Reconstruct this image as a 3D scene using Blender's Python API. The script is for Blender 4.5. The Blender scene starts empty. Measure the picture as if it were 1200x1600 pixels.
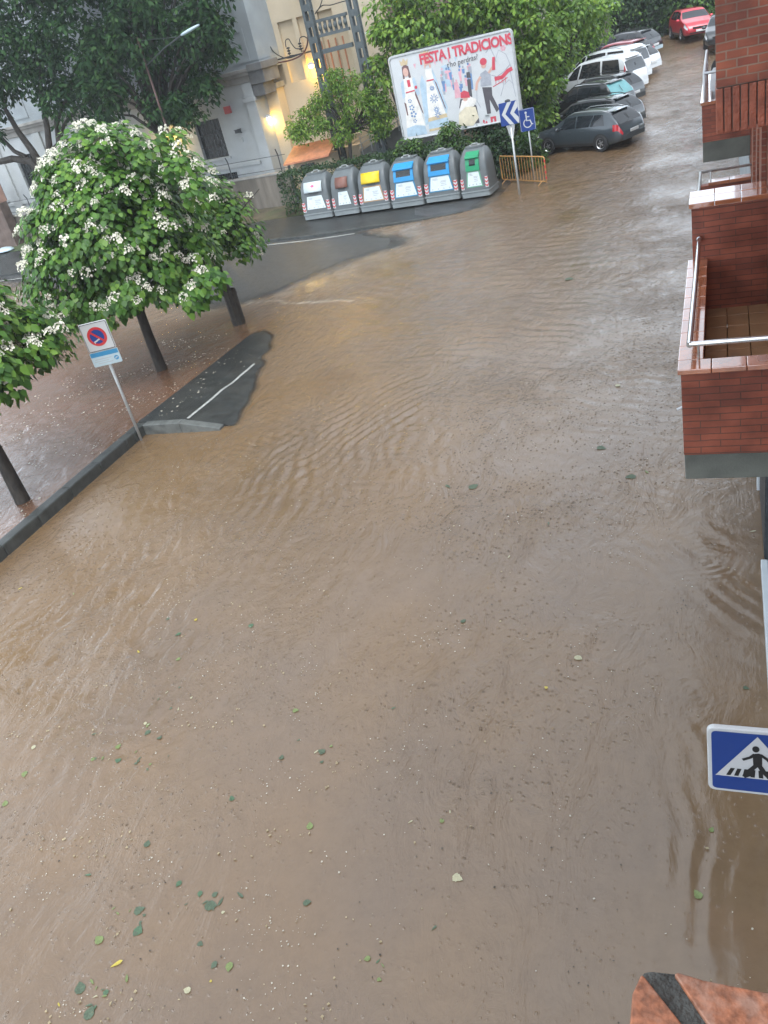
# Flooded street after a storm, seen from a second floor window.
EXPOSURE = 1.05
WATER_COOL = (.152, .103, .065)
WATER_WARM = (.186, .117, .060)
WATER_RED = (.165, .085, .05)
WATER_IOR = 1.73
import bpy, math, random
import numpy as np
from mathutils import Vector, Matrix
random.seed(7)
rng = np.random.default_rng(7)
S = bpy.context.scene
COL = S.collection
PI = math.pi

# ------------------------------------------------------------------ camera
# world: X right across the street, Y along the street, Z up, water level at 0 (metres)
F, CX, CY, H = 1290.0, 600.0, 800.0, 6.8
CR = Matrix(((0.92301093, 0.00966572, 0.38465232),
             (0.31658532, 0.54909869, -0.77347551),
             (-0.21868828, 0.83570163, 0.50376406)))
cam_d = bpy.data.cameras.new("camera")
cam_d.sensor_fit = 'VERTICAL'
cam_d.sensor_height = 32.0
cam_d.lens = 32.0 * F / 1600.0
cam_d.clip_start = 0.02
cam_d.clip_end = 4000
cam = bpy.data.objects.new("camera", cam_d)
COL.objects.link(cam)
cam.matrix_world = Matrix.Translation((0, 0, H)) @ CR.to_4x4()
S.camera = cam

def ray(px, py):
    return CR @ Vector(((px - CX) / F, -(py - CY) / F, -1.0))
def gp(px, py, z=0.0):          # point at height z seen at a photo pixel
    d = ray(px, py); t = (z - H) / d.z
    return Vector((d.x * t, d.y * t, z))
def yp(px, py, Y):              # point on the vertical plane y = Y
    d = ray(px, py); t = Y / d.y
    return Vector((d.x * t, Y, H + d.z * t))
def G(x, y):                    # rise of the street beyond the bins
    if y <= 33: return 0.0
    s = min(1, max(0, (x + 8.8) / 3.0)); s = s * s * (3 - 2 * s)
    return 0.06 * (y - 33) * s

# ------------------------------------------------------------------ materials
def nodes(name):
    m = bpy.data.materials.new(name); m.use_nodes = True
    nt = m.node_tree
    return m, nt, nt.nodes, nt.links, nt.nodes['Principled BSDF']
def ramp(N, stops):
    r = N.new('ShaderNodeValToRGB')
    e = r.color_ramp.elements
    while len(e) < len(stops): e.new(0.5)
    for k, (p, c) in enumerate(stops):
        e[k].position = p; e[k].color = (*c, 1) if len(c) == 3 else c
    return r
def c4(c): return (c[0], c[1], c[2], 1)
def pm(name, col, rough=.5, metal=0, var=.18, scale=2.5, bump=0, bscale=60, spec=.5, coat=0, detail=6, stain=None, stain_amt=.5, stretch=None):
    m, nt, N, L, B = nodes(name)
    B.inputs['Roughness'].default_value = rough
    B.inputs['Metallic'].default_value = metal
    B.inputs['Specular IOR Level'].default_value = spec
    B.inputs['Coat Weight'].default_value = coat
    B.inputs['Coat Roughness'].default_value = .05
    tc = N.new('ShaderNodeTexCoord'); v = tc.outputs['Object']
    if stretch:
        mp = N.new('ShaderNodeMapping'); mp.inputs['Scale'].default_value = stretch
        L.new(v, mp.inputs['Vector']); v = mp.outputs[0]
    n = N.new('ShaderNodeTexNoise'); n.inputs['Scale'].default_value = scale; n.inputs['Detail'].default_value = detail
    L.new(v, n.inputs['Vector'])
    lo = tuple(max(0, c * (1 - var)) for c in col); hi = tuple(min(1, c * (1 + var)) for c in col)
    r = ramp(N, [(.3, lo), (.7, hi)])
    L.new(n.outputs['Fac'], r.inputs['Fac'])
    out = r.outputs['Color']
    if stain:
        n2 = N.new('ShaderNodeTexNoise'); n2.inputs['Scale'].default_value = scale * .45; n2.inputs['Detail'].default_value = 8
        L.new(v, n2.inputs['Vector'])
        r2 = ramp(N, [(.48, (0, 0, 0)), (.68, (stain_amt,) * 3)])
        L.new(n2.outputs['Fac'], r2.inputs['Fac'])
        mx = N.new('ShaderNodeMixRGB'); mx.inputs['Color2'].default_value = c4(stain)
        L.new(r2.outputs['Color'], mx.inputs['Fac']); L.new(out, mx.inputs['Color1']); out = mx.outputs['Color']
    L.new(out, B.inputs['Base Color'])
    if bump:
        nb = N.new('ShaderNodeTexNoise'); nb.inputs['Scale'].default_value = bscale; nb.inputs['Detail'].default_value = 4
        L.new(v, nb.inputs['Vector'])
        b = N.new('ShaderNodeBump'); b.inputs['Strength'].default_value = min(1, bump); b.inputs['Distance'].default_value = .02
        L.new(nb.outputs['Fac'], b.inputs['Height']); L.new(b.outputs['Normal'], B.inputs['Normal'])
    return m
def emis(name, col, strength):
    m, nt, N, L, B = nodes(name)
    B.inputs['Emission Color'].default_value = c4(col); B.inputs['Emission Strength'].default_value = strength
    return m
def brickmat(name, c1, c2, mortar, bw, bh, rough=.55, wet=.0, msize=.012, offset=.5):
    m, nt, N, L, B = nodes(name)
    tc = N.new('ShaderNodeTexCoord'); ge = N.new('ShaderNodeNewGeometry')
    sp = N.new('ShaderNodeSeparateXYZ'); L.new(tc.outputs['Object'], sp.inputs[0])
    sn = N.new('ShaderNodeSeparateXYZ'); L.new(ge.outputs['True Normal'], sn.inputs[0])
    ab = N.new('ShaderNodeMath'); ab.operation = 'ABSOLUTE'; L.new(sn.outputs['X'], ab.inputs[0])
    gt = N.new('ShaderNodeMath'); gt.operation = 'GREATER_THAN'; gt.inputs[1].default_value = .7; L.new(ab.outputs[0], gt.inputs[0])
    mx = N.new('ShaderNodeMix'); mx.data_type = 'FLOAT'
    L.new(gt.outputs[0], mx.inputs[0]); L.new(sp.outputs['X'], mx.inputs[2]); L.new(sp.outputs['Y'], mx.inputs[3])
    cb = N.new('ShaderNodeCombineXYZ'); L.new(mx.outputs[0], cb.inputs[0]); L.new(sp.outputs['Z'], cb.inputs[1])
    # a little wobble so that the courses are not ruler straight
    nw = N.new('ShaderNodeTexNoise'); nw.inputs['Scale'].default_value = 7; L.new(tc.outputs['Object'], nw.inputs['Vector'])
    sb = N.new('ShaderNodeVectorMath'); sb.operation = 'SUBTRACT'; sb.inputs[1].default_value = (.5, .5, .5); L.new(nw.outputs['Color'], sb.inputs[0])
    sc = N.new('ShaderNodeVectorMath'); sc.operation = 'SCALE'; sc.inputs['Scale'].default_value = .012; L.new(sb.outputs[0], sc.inputs[0])
    ad = N.new('ShaderNodeVectorMath'); L.new(cb.outputs[0], ad.inputs[0]); L.new(sc.outputs[0], ad.inputs[1])
    b = N.new('ShaderNodeTexBrick'); b.offset = offset
    b.inputs['Scale'].default_value = 1; b.inputs['Brick Width'].default_value = bw; b.inputs['Row Height'].default_value = bh
    b.inputs['Mortar Size'].default_value = msize * .5; b.inputs['Mortar Smooth'].default_value = .15
    b.inputs['Color1'].default_value = c4(c1); b.inputs['Color2'].default_value = c4(c2); b.inputs['Mortar'].default_value = c4(mortar)
    L.new(ad.outputs[0], b.inputs['Vector'])
    n = N.new('ShaderNodeTexNoise'); n.inputs['Scale'].default_value = 3.2; n.inputs['Detail'].default_value = 8; L.new(tc.outputs['Object'], n.inputs['Vector'])
    r = ramp(N, [(.3, (.55, .5, .5)), (.7, (1.25, 1.2, 1.15))]); L.new(n.outputs['Fac'], r.inputs['Fac'])
    mu = N.new('ShaderNodeMixRGB'); mu.blend_type = 'MULTIPLY'; mu.inputs['Fac'].default_value = 1
    L.new(b.outputs['Color'], mu.inputs['Color1']); L.new(r.outputs['Color'], mu.inputs['Color2'])
    L.new(mu.outputs[0], B.inputs['Base Color'])
    n3 = N.new('ShaderNodeTexNoise'); n3.inputs['Scale'].default_value = 60; n3.inputs['Detail'].default_value = 5; L.new(tc.outputs['Object'], n3.inputs['Vector'])
    ma = N.new('ShaderNodeMath'); ma.operation = 'MULTIPLY_ADD'; ma.inputs[1].default_value = .25
    iv = N.new('ShaderNodeMath'); iv.operation = 'SUBTRACT'; iv.inputs[0].default_value = 1; L.new(b.outputs['Fac'], iv.inputs[1])
    L.new(n3.outputs['Fac'], ma.inputs[0]); L.new(iv.outputs[0], ma.inputs[2])
    bu = N.new('ShaderNodeBump'); bu.inputs['Strength'].default_value = .8; bu.inputs['Distance'].default_value = .012
    L.new(ma.outputs[0], bu.inputs['Height']); L.new(bu.outputs['Normal'], B.inputs['Normal'])
    rr = ramp(N, [(.35, (rough - wet,) * 3), (.65, (rough + .1,) * 3)]); L.new(n.outputs['Fac'], rr.inputs['Fac']); L.new(rr.outputs['Color'], B.inputs['Roughness'])
    return m
def leafmat(name, c_dark, c_mid, c_light, rough=.42, trans=.25, spec=.3):
    m, nt, N, L, B = nodes(name)
    ge = N.new('ShaderNodeNewGeometry')
    r = ramp(N, [(0, c_dark), (.5, c_mid), (1, c_light)]); L.new(ge.outputs['Random Per Island'], r.inputs['Fac'])
    tc = N.new('ShaderNodeTexCoord'); n = N.new('ShaderNodeTexNoise'); n.inputs['Scale'].default_value = .9; n.inputs['Detail'].default_value = 3
    L.new(tc.outputs['Object'], n.inputs['Vector'])
    r2 = ramp(N, [(.3, (.72, .8, .7)), (.7, (1.25, 1.18, 1.0))]); L.new(n.outputs['Fac'], r2.inputs['Fac'])
    mu = N.new('ShaderNodeMixRGB'); mu.blend_type = 'MULTIPLY'; mu.inputs['Fac'].default_value = 1
    L.new(r.outputs['Color'], mu.inputs['Color1']); L.new(r2.outputs['Color'], mu.inputs['Color2'])
    L.new(mu.outputs[0], B.inputs['Base Color']); B.inputs['Roughness'].default_value = rough; B.inputs['Specular IOR Level'].default_value = spec
    t = N.new('ShaderNodeBsdfTranslucent'); L.new(mu.outputs[0], t.inputs['Color'])
    mx = N.new('ShaderNodeMixShader'); mx.inputs[0].default_value = trans
    L.new(B.outputs[0], mx.inputs[1]); L.new(t.outputs[0], mx.inputs[2])
    L.new(mx.outputs[0], N['Material Output'].inputs['Surface'])
    return m

M = {}
M['brick'] = brickmat('red brick header bond', (.29, .086, .046), (.205, .056, .034), (.26, .17, .125), .152, .063, rough=.5, wet=.12)
M['brick_long'] = brickmat('red brick stretcher bond', (.265, .074, .040), (.18, .05, .030), (.085, .046, .034), .30, .060, rough=.45, wet=.14, msize=.0065)
M['brick_plain'] = pm('red brick plain', (.27, .078, .042), .5, var=.3, scale=9, bump=.5, bscale=50, stain=(.12, .035, .025))
M['mortar'] = pm('dark mortar', (.11, .09, .08), .8, bump=.4)
M['terracotta'] = pm('wet terracotta tile', (.34, .115, .05), .14, var=.3, scale=6, bump=.05, bscale=14, stain=(.2, .06, .03), coat=1.0)
M['terracotta'].node_tree.nodes['Principled BSDF'].inputs['Coat IOR'].default_value = 2.0
M['tile_floor'] = pm('ochre floor tile', (.27, .145, .07), .35, var=.2, scale=5)
M['slab'] = pm('grey slab edge', (.10, .105, .09), .7, var=.3, scale=3, bump=.3, stain=(.05, .055, .045))
M['chrome'] = pm('steel rail', (.62, .62, .63), .22, metal=1, var=.06)
M['white_paint'] = pm('white paint', (.50, .53, .55), .4, var=.08)
M['dark_metal'] = pm('dark metal', (.05, .055, .06), .45, metal=.3, var=.2)
M['galv'] = pm('galvanised steel', (.45, .47, .47), .4, metal=.6, var=.12, scale=8)
M['asphalt'] = pm('wet asphalt', (.052, .055, .056), .32, var=.35, scale=5, bump=.5, bscale=90, stain=(.09, .085, .075))
M['paving'] = pm('wet dark paving', (.030, .033, .032), .42, var=.4, scale=4, bump=.5, bscale=70, stain=(.055, .055, .05), spec=.35)
M['kerb'] = pm('wet kerb stone', (.05, .055, .052), .45, var=.4, scale=5, bump=.4, stain=(.035, .035, .03))
M['kerb_light'] = pm('pale kerb edge', (.115, .122, .115), .45, var=.3, scale=6, bump=.3)
M['line'] = pm('worn white line', (.36, .37, .35), .5, var=.35, scale=12)
M['earth'] = pm('dark earth', (.075, .06, .035), .9, var=.4, scale=2, bump=.6, stain=(.05, .075, .025))
M['turf'] = pm('wet turf', (.055, .085, .028), .85, var=.45, scale=6, bump=.8, bscale=40, stain=(.08, .075, .03))
M['trunk'] = pm('wet bark', (.032, .026, .02), .75, var=.6, scale=14, bump=1, bscale=38, stretch=(1, 1, .3))
M['plaster_grey'] = pm('grey white plaster', (.36, .38, .385), .8, var=.1, scale=1.2, bump=.15, stain=(.34, .35, .33), stain_amt=.6)
M['plaster_blue'] = pm('cool grey plaster', (.27, .30, .315), .8, var=.12, scale=1.0, bump=.15, stain=(.25, .27, .27))
M['cornice'] = pm('weathered cornice', (.26, .25, .23), .8, var=.25, scale=2, bump=.3, stain=(.13, .13, .12))
M['beige'] = pm('beige render', (.50, .42, .305), .85, var=.08, scale=1, bump=.15, stain=(.5, .40, .26), stain_amt=.6)
M['beige_dark'] = pm('recess render', (.52, .43, .30), .85, var=.1, scale=1.4)
M['stone'] = pm('purple brown rubble stone', (.16, .115, .095), .85, var=.55, scale=3.5, bump=.8, bscale=9, stain=(.26, .21, .17))
M['wall_stain'] = pm('stained wall render', (.14, .122, .10), .85, var=.35, scale=1.3, bump=.3, stain=(.075, .065, .05), stain_amt=.85, stretch=(1.6, 1.6, .35))
M['win_dark'] = pm('dark glass', (.012, .016, .018), .15, var=.3)
M['iron'] = pm('iron bars', (.03, .03, .032), .5, metal=.3)
M['pylon'] = pm('grey painted lattice steel', (.075, .09, .095), .55, metal=.2, var=.2, scale=6)
M['cable'] = pm('red brown cable', (.09, .035, .03), .5)
M['cable_black'] = pm('black cable', (.02, .02, .022), .5)
M['roof_tile'] = pm('orange roof tile', (.42, .17, .09), .6, var=.2, scale=5, bump=.4, bscale=20, stain=(.26, .13, .08))
M['red_box'] = pm('red alarm box', (.35, .05, .05), .45)
M['sign_white'] = pm('sign white', (.50, .52, .53), .35, var=.04, scale=4)
M['sign_blue'] = pm('sign blue', (.005, .038, .21), .4, var=.06)
M['sign_black'] = pm('sign black', (.008, .008, .009), .4)
M['sign_red'] = pm('sign red', (.5, .03, .035), .35, var=.06)
M['sign_cyan'] = pm('sign light blue', (.03, .22, .42), .35)
M['sign_pale'] = pm('sign pale blue', (.42, .53, .58), .35, var=.08)
M['sign_grey'] = pm('faded grey print', (.38, .4, .42), .5)
M['tyre'] = pm('tyre rubber', (.018, .018, .019), .7)
M['rim'] = pm('alloy rim', (.5, .51, .52), .3, metal=.9)
M['car_glass'] = pm('tinted car glass', (.012, .016, .02), .06, var=.05, spec=.8)
M['car_plastic'] = pm('black trim plastic', (.018, .019, .02), .5)
M['lamp_red'] = pm('red lamp glass', (.45, .012, .02), .15, spec=.8)
M['lamp_clear'] = pm('clear lamp glass', (.75, .78, .8), .12)
M['plate'] = pm('number plate', (.65, .66, .66), .4)
def carpaint(name, c): return pm(name, c, .32, metal=.25, var=.06, coat=1.0)
M['grey_bin'] = pm('grey bin plastic', (.105, .12, .125), .42, var=.12, scale=3, stain=(.085, .095, .095))
M['grey_bin_light'] = pm('light grey bin base', (.21, .235, .24), .5, var=.14, scale=4, stain=(.13, .14, .14))
M['orange'] = pm('orange barrier paint', (.42, .22, .065), .45, var=.2, scale=12)

# ------------------------------------------------------------------ mesh builder
class MB:
    def __init__(s): s.v = []; s.f = []; s.m = []
    def add(s, vs, fs, mi=0, T=None):
        o = len(s.v)
        if T is not None: vs = [T @ Vector(p) for p in vs]
        s.v += [tuple(p) for p in vs]; s.f += [tuple(i + o for i in f) for f in fs]; s.m += [mi] * len(fs)
        return s
    def box(s, x0, x1, y0, y1, z0, z1, mi=0, T=None):
        vs = [(x, y, z) for z in (z0, z1) for y in (y0, y1) for x in (x0, x1)]
        return s.add(vs, [(0, 2, 3, 1), (4, 5, 7, 6), (0, 1, 5, 4), (2, 6, 7, 3), (0, 4, 6, 2), (1, 3, 7, 5)], mi, T)
    def tube(s, pts, rad, n=8, mi=0, T=None, cap=True):
        pts = [Vector(p) for p in pts]
        if not hasattr(rad, '__len__'): rad = [rad] * len(pts)
        vs, fs = [], []
        prev = None
        for i, p in enumerate(pts):
            a = pts[max(0, i - 1)]; b = pts[min(len(pts) - 1, i + 1)]
            d = (b - a).normalized()
            if prev is None:
                u = d.orthogonal().normalized()
            else:
                u = (prev - d * prev.dot(d))
                u = u.normalized() if u.length > 1e-5 else d.orthogonal().normalized()
            prev = u; w = d.cross(u)
            for k in range(n):
                t = 2 * PI * k / n
                vs.append(p + (u * math.cos(t) + w * math.sin(t)) * rad[i])
        for i in range(len(pts) - 1):
            for k in range(n):
                fs.append((i * n + k, i * n + (k + 1) % n, (i + 1) * n + (k + 1) % n, (i + 1) * n + k))
        if cap:
            fs.append(tuple(range(n - 1, -1, -1))); e = (len(pts) - 1) * n; fs.append(tuple(range(e, e + n)))
        return s.add(vs, fs, mi, T)
    def prism(s, poly, d0, d1, mi=0, T=None):       # poly in local x,z ; extruded along local y from d0 to d1
        n = len(poly)
        vs = [(x, d0, z) for x, z in poly] + [(x, d1, z) for x, z in poly]
        fs = [tuple(range(n)), tuple(range(2 * n - 1, n - 1, -1))]
        for k in range(n): fs.append((k, n + k, n + (k + 1) % n, (k + 1) % n))
        return s.add(vs, fs, mi, T)
    def flat(s, poly, y, mi=0, T=None):             # flat polygon in local x,z at depth y
        return s.add([(x, y, z) for x, z in poly], [tuple(range(len(poly)))], mi, T)
    def loft(s, rings, mi=0, T=None, closed=True, caps=True):
        n = len(rings[0]); vs = [p for r in rings for p in r]; fs = []
        for i in range(len(rings) - 1):
            for k in range(n if closed else n - 1):
                fs.append((i * n + k, i * n + (k + 1) % n, (i + 1) * n + (k + 1) % n, (i + 1) * n + k))
        if caps:
            fs.append(tuple(range(n - 1, -1, -1))); e = (len(rings) - 1) * n; fs.append(tuple(range(e, e + n)))
        return s.add(vs, fs, mi, T)
    def sphere(s, c, r, mi=0, T=None, nu=10, nv=7):
        if not hasattr(r, '__len__'): r = (r, r, r)
        rings = []
        for j in range(nv + 1):
            a = -PI / 2 + PI * (.02 + .96 * j / nv)
            rings.append([(c[0] + r[0] * math.cos(a) * math.cos(2 * PI * k / nu), c[1] + r[1] * math.cos(a) * math.sin(2 * PI * k / nu), c[2] + r[2] * math.sin(a)) for k in range(nu)])
        return s.loft(rings, mi, T)
    def build(s, name, mats, parent=None, smooth=False, bevel=0, seg=2, angle=None):
        me = bpy.data.meshes.new(name); me.from_pydata(s.v, [], s.f)
        for m in (mats if isinstance(mats, (list, tuple)) else [mats]): me.materials.append(M[m] if isinstance(m, str) else m)
        me.polygons.foreach_set('material_index', s.m)
        if smooth: me.polygons.foreach_set('use_smooth', [True] * len(s.f))
        me.update()
        o = bpy.data.objects.new(name, me); COL.objects.link(o)
        if parent: o.parent = parent
        if bevel:
            b = o.modifiers.new('bevel', 'BEVEL'); b.width = bevel; b.segments = seg; b.limit_method = 'ANGLE'; b.angle_limit = math.radians(40)
        if smooth and angle:
            es = o.modifiers.new('split', 'EDGE_SPLIT'); es.split_angle = math.radians(angle)
        return o
def npmesh(name, V, Fq, mats, parent=None, smooth=False):
    me = bpy.data.meshes.new(name)
    V = np.asarray(V, np.float32); Fq = np.asarray(Fq, np.int32)
    k = Fq.shape[1]
    me.vertices.add(len(V)); me.vertices.foreach_set('co', V.ravel())
    me.loops.add(Fq.size); me.loops.foreach_set('vertex_index', Fq.ravel())
    me.polygons.add(len(Fq)); me.polygons.foreach_set('loop_start', np.arange(len(Fq), dtype=np.int32) * k)
    me.polygons.foreach_set('loop_total', np.full(len(Fq), k, np.int32))
    if smooth: me.polygons.foreach_set('use_smooth', np.ones(len(Fq), bool))
    for m in (mats if isinstance(mats, (list, tuple)) else [mats]): me.materials.append(M[m] if isinstance(m, str) else m)
    me.update(calc_edges=True); me.validate()
    o = bpy.data.objects.new(name, me); COL.objects.link(o)
    if parent: o.parent = parent
    return o
def thing(name, label, cat, loc=(0, 0, 0), rz=0, group=None):
    o = bpy.data.objects.new(name, None); COL.objects.link(o)
    o.location = loc; o.rotation_euler = (0, 0, rz); o.empty_display_size = .2
    o['label'] = label; o['category'] = cat
    if group: o['group'] = group
    return o
def tag(o, label, cat, group=None):
    o['label'] = label; o['category'] = cat
    if group: o['group'] = group
    return o
def kind(o, k): o['kind'] = k; return o
def text(body, size, m, parent, T, name='lettering', bold=0.0, spacing=1.0, shear=0, align='CENTER', sx=1.0):
    cu = bpy.data.curves.new(name, 'FONT'); cu.body = body; cu.size = size; cu.align_x = align; cu.align_y = 'CENTER'
    cu.offset = bold; cu.space_character = spacing; cu.shear = shear; cu.extrude = .002; cu.resolution_u = 3
    to = bpy.data.objects.new(name, cu); COL.objects.link(to)
    bpy.context.view_layer.update()
    me = bpy.data.meshes.new_from_object(to.evaluated_get(bpy.context.evaluated_depsgraph_get()))
    bpy.data.objects.remove(to)
    # text lies in x,y facing +z : stand it up in x,z facing -y
    R = Matrix(((sx, 0, 0, 0), (0, 0, -1, 0), (0, 1, 0, 0), (0, 0, 0, 1)))
    me.transform(T @ R)
    me.materials.clear(); me.materials.append(M[m] if isinstance(m, str) else m)
    o = bpy.data.objects.new(name, me); COL.objects.link(o); o.parent = parent
    return o
def TR(x, y, z): return Matrix.Translation((x, y, z))
def RZ(a): return Matrix.Rotation(a, 4, 'Z')
def circle(cx, cz, r, n=28, a0=0, a1=2 * PI): return [(cx + r * math.cos(a0 + (a1 - a0) * k / n), cz + r * math.sin(a0 + (a1 - a0) * k / n)) for k in range(n)]
def rrect(x0, x1, z0, z1, r, n=5):
    p = []
    for (cx, cz, a) in ((x1 - r, z0 + r, -PI / 2), (x1 - r, z1 - r, 0), (x0 + r, z1 - r, PI / 2), (x0 + r, z0 + r, PI)):
        for k in range(n + 1): p.append((cx + r * math.cos(a + PI / 2 * k / n), cz + r * math.sin(a + PI / 2 * k / n)))
    return p
def stroke(pts, w):                                  # ribbon polygon along a polyline (x,z)
    L_, R_ = [], []
    for i, p in enumerate(pts):
        a = pts[max(0, i - 1)]; b = pts[min(len(pts) - 1, i + 1)]
        dx, dz = b[0] - a[0], b[1] - a[1]; l = math.hypot(dx, dz) or 1
        L_.append((p[0] - dz / l * w / 2, p[1] + dx / l * w / 2)); R_.append((p[0] + dz / l * w / 2, p[1] - dx / l * w / 2))
    return L_ + R_[::-1]
# ------------------------------------------------------------------ sky and light
W = bpy.data.worlds.new("World"); S.world = W; W.use_nodes = True
nt = W.node_tree; N = nt.nodes; L = nt.links
bg = N['Background']
sky = N.new('ShaderNodeTexSky'); sky.sky_type = 'NISHITA'; sky.sun_disc = False
SUN_EL, SUN_RZ = 58, 150
sky.sun_elevation = math.radians(SUN_EL); sky.sun_rotation = math.radians(SUN_RZ)
sky.air_density = 1.0; sky.dust_density = 1.0; sky.ozone_density = 1.0
hs = N.new('ShaderNodeHueSaturation'); hs.inputs['Saturation'].default_value = .10
L.new(sky.outputs[0], hs.inputs['Color'])
# overcast: the cloud cover is brightest overhead and darker towards the horizon, with soft cloud structure
tc = N.new('ShaderNodeTexCoord'); sp = N.new('ShaderNodeSeparateXYZ'); L.new(tc.outputs['Generated'], sp.inputs[0])
r = ramp(N, [(0, (1.38, 1.55, 1.72)), (.15, (1.56, 1.75, 1.96)), (.5, (1.5, 1.61, 1.72)), (1, (1.8, 1.93, 2.05))]); L.new(sp.outputs['Z'], r.inputs['Fac'])
cn = N.new('ShaderNodeTexNoise'); cn.inputs['Scale'].default_value = 2.6; cn.inputs['Detail'].default_value = 5
L.new(tc.outputs['Generated'], cn.inputs['Vector'])
cr = ramp(N, [(.3, (.82,) * 3), (.7, (1.15,) * 3)]); L.new(cn.outputs['Fac'], cr.inputs['Fac'])
m1 = N.new('ShaderNodeMixRGB'); m1.blend_type = 'MULTIPLY'; m1.inputs['Fac'].default_value = 1
L.new(hs.outputs[0], m1.inputs['Color1']); L.new(r.outputs[0], m1.inputs['Color2'])
m2 = N.new('ShaderNodeMixRGB'); m2.blend_type = 'MULTIPLY'; m2.inputs['Fac'].default_value = 1
L.new(m1.outputs[0], m2.inputs['Color1']); L.new(cr.outputs[0], m2.inputs['Color2'])
L.new(m2.outputs[0], bg.inputs['Color']); bg.inputs['Strength'].default_value = .15
ld = bpy.data.lights.new("sun", 'SUN'); ld.energy = .8; ld.angle = math.radians(30); ld.color = (1, .97, .92)
lo = bpy.data.objects.new("sun", ld); COL.objects.link(lo)
el, az = math.radians(SUN_EL), math.radians(SUN_RZ)
sd = Vector((math.sin(az) * math.cos(el), math.cos(az) * math.cos(el), math.sin(el)))
lo.rotation_euler = sd.to_track_quat('Z', 'Y').to_euler(); lo.location = (0, 0, 40)
S.view_settings.view_transform = 'Standard'; S.view_settings.look = 'None'
S.view_settings.exposure = EXPOSURE; S.view_settings.gamma = 1
S.render.engine = 'CYCLES'
S.cycles.max_bounces = 7; S.cycles.transparent_max_bounces = 12; S.cycles.use_denoising = True
S.cycles.sample_clamp_indirect = 6

# ------------------------------------------------------------------ ground sheet to the horizon
mb = MB(); R_ = 2500
mb.add([(-R_, -R_, -.6), (R_, -R_, -.6), (R_, R_, -.6), (-R_, R_, -.6)], [(0, 1, 2, 3)])
kind(mb.build('ground', 'earth'), 'structure')

# ------------------------------------------------------------------ terrain and flood water
def vG(x, y):
    s = np.clip((x + 8.8) / 3.0, 0, 1); s = s * s * (3 - 2 * s)
    return np.where(y > 33, .06 * (y - 33) * s, 0.0)
def sn(x, y, lam, seed, n=7):
    r = np.random.default_rng(seed); o = 0
    for _ in range(n):
        a = r.uniform(0, 2 * PI); k = 2 * PI / (lam * r.uniform(.6, 1.7)); p = r.uniform(0, 2 * PI)
        o = o + np.sin(k * (x * math.cos(a) + y * math.sin(a)) + p)
    return o / math.sqrt(n)
def sst(a, b, x): t = np.clip((x - a) / (b - a), 0, 1); return t * t * (3 - 2 * t)
KX = -12.28                       # road side face of the plaza kerb
def corner_top(x, y):
    t = (y - 13.97) / 6.2
    w = 2.15 * np.maximum(0, 1 - t) ** .8 + .22 + .06 * sn(x, y, 1.3, 5)
    top = .20 * (1 - t) + .03
    d = (x + 12.35) - w
    z = top - np.maximum(0, d + np.maximum(top, 0) / .2) * .2 - np.maximum(0, t - .90) * .7
    return np.where((x > -12.46) & (y > 13.965), np.maximum(z, -.35), -.5)
def depth_field(x, y):
    # shoreline over the dry stretch of the cross street
    xs = np.interp(y, [20, 22.6, 23.4, 24.6, 26.3, 27.4, 28.3, 29.3, 30.4, 34], [-30, -15.6, -14.2, -13.3, -12.3, -10.8, -11.0, -12.2, -13.6, -14.2])
    d1 = xs - x
    d2 = (y - (22.6 + .5 * (-14 - x))) * .9
    d = np.minimum(d1, d2) + sn(x, y, 1.1, 3) * .12 + sn(x, y, .35, 4) * .05
    dep = -d * .034
    dep = np.where(y < 19, .2, dep)
    dep = np.minimum(dep, water_level(x, y) - corner_top(x, y))
    pv = .10 - .12 * np.clip((x + 13) / 5, 0, 1) + .006 * sn(x, y, 1.2, 6)
    yk = np.interp(x, [-60, -30, -24, -17.6, -15, -13, -10.5, -9.2, -8.3, -7.9], [36.2, 31.9, 31.25, 30.9, 30.45, 30.4, 30.55, 30.8, 31.2, 31.9])
    dep = np.where((y > yk) & (x < -7.9) & (y < 36), np.minimum(dep, -pv), dep)
    return np.clip(dep, -.3, .25)
def water_level(x, y):
    pl = np.where(x < KX, .20 * (1 - sst(13.5, 21.5, y)), 0.0)
    return vG(x, y) + pl
ys = [-4.0]
while ys[-1] < 84:
    y = ys[-1]; ys.append(y + (.034 if y < 13 else min(.034 + (y - 13) * .0065, .4)) if y > 1 else y + .25)
ys = np.array(ys)
xs = np.concatenate([np.linspace(-60, -17, 100)[:-1], np.linspace(-17, -13.2, 60)[:-1], np.arange(-13.2, .42, .05), [.46]])
Xg, Yg = np.meshgrid(xs, ys)
dep = depth_field(Xg, Yg)
lvl = water_level(Xg, Yg)
h = np.zeros_like(Xg)
def packet(cx, cy, rx, ry, ang, lam, amp, seed, bend=0.0):
    global h
    dx, dy = Xg - cx, Yg - cy
    c, s = math.cos(ang), math.sin(ang)
    u = dx * c + dy * s; v = -dx * s + dy * c
    m = np.exp(-(u / rx) ** 2 - (v / ry) ** 2) * (.55 + .45 * np.clip(sn(Xg, Yg, lam * 4, seed) + .3, -1, 1.5))
    ph = 2 * PI / lam * (u + bend * v * v) + 1.6 * sn(Xg, Yg, lam * 5, seed + 1)
    wv = np.sin(ph); wv = np.where(wv > 0, wv, wv * .6) + .25 * np.sin(2 * ph + .6)
    h = h + 1.25 * amp * m * wv
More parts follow.
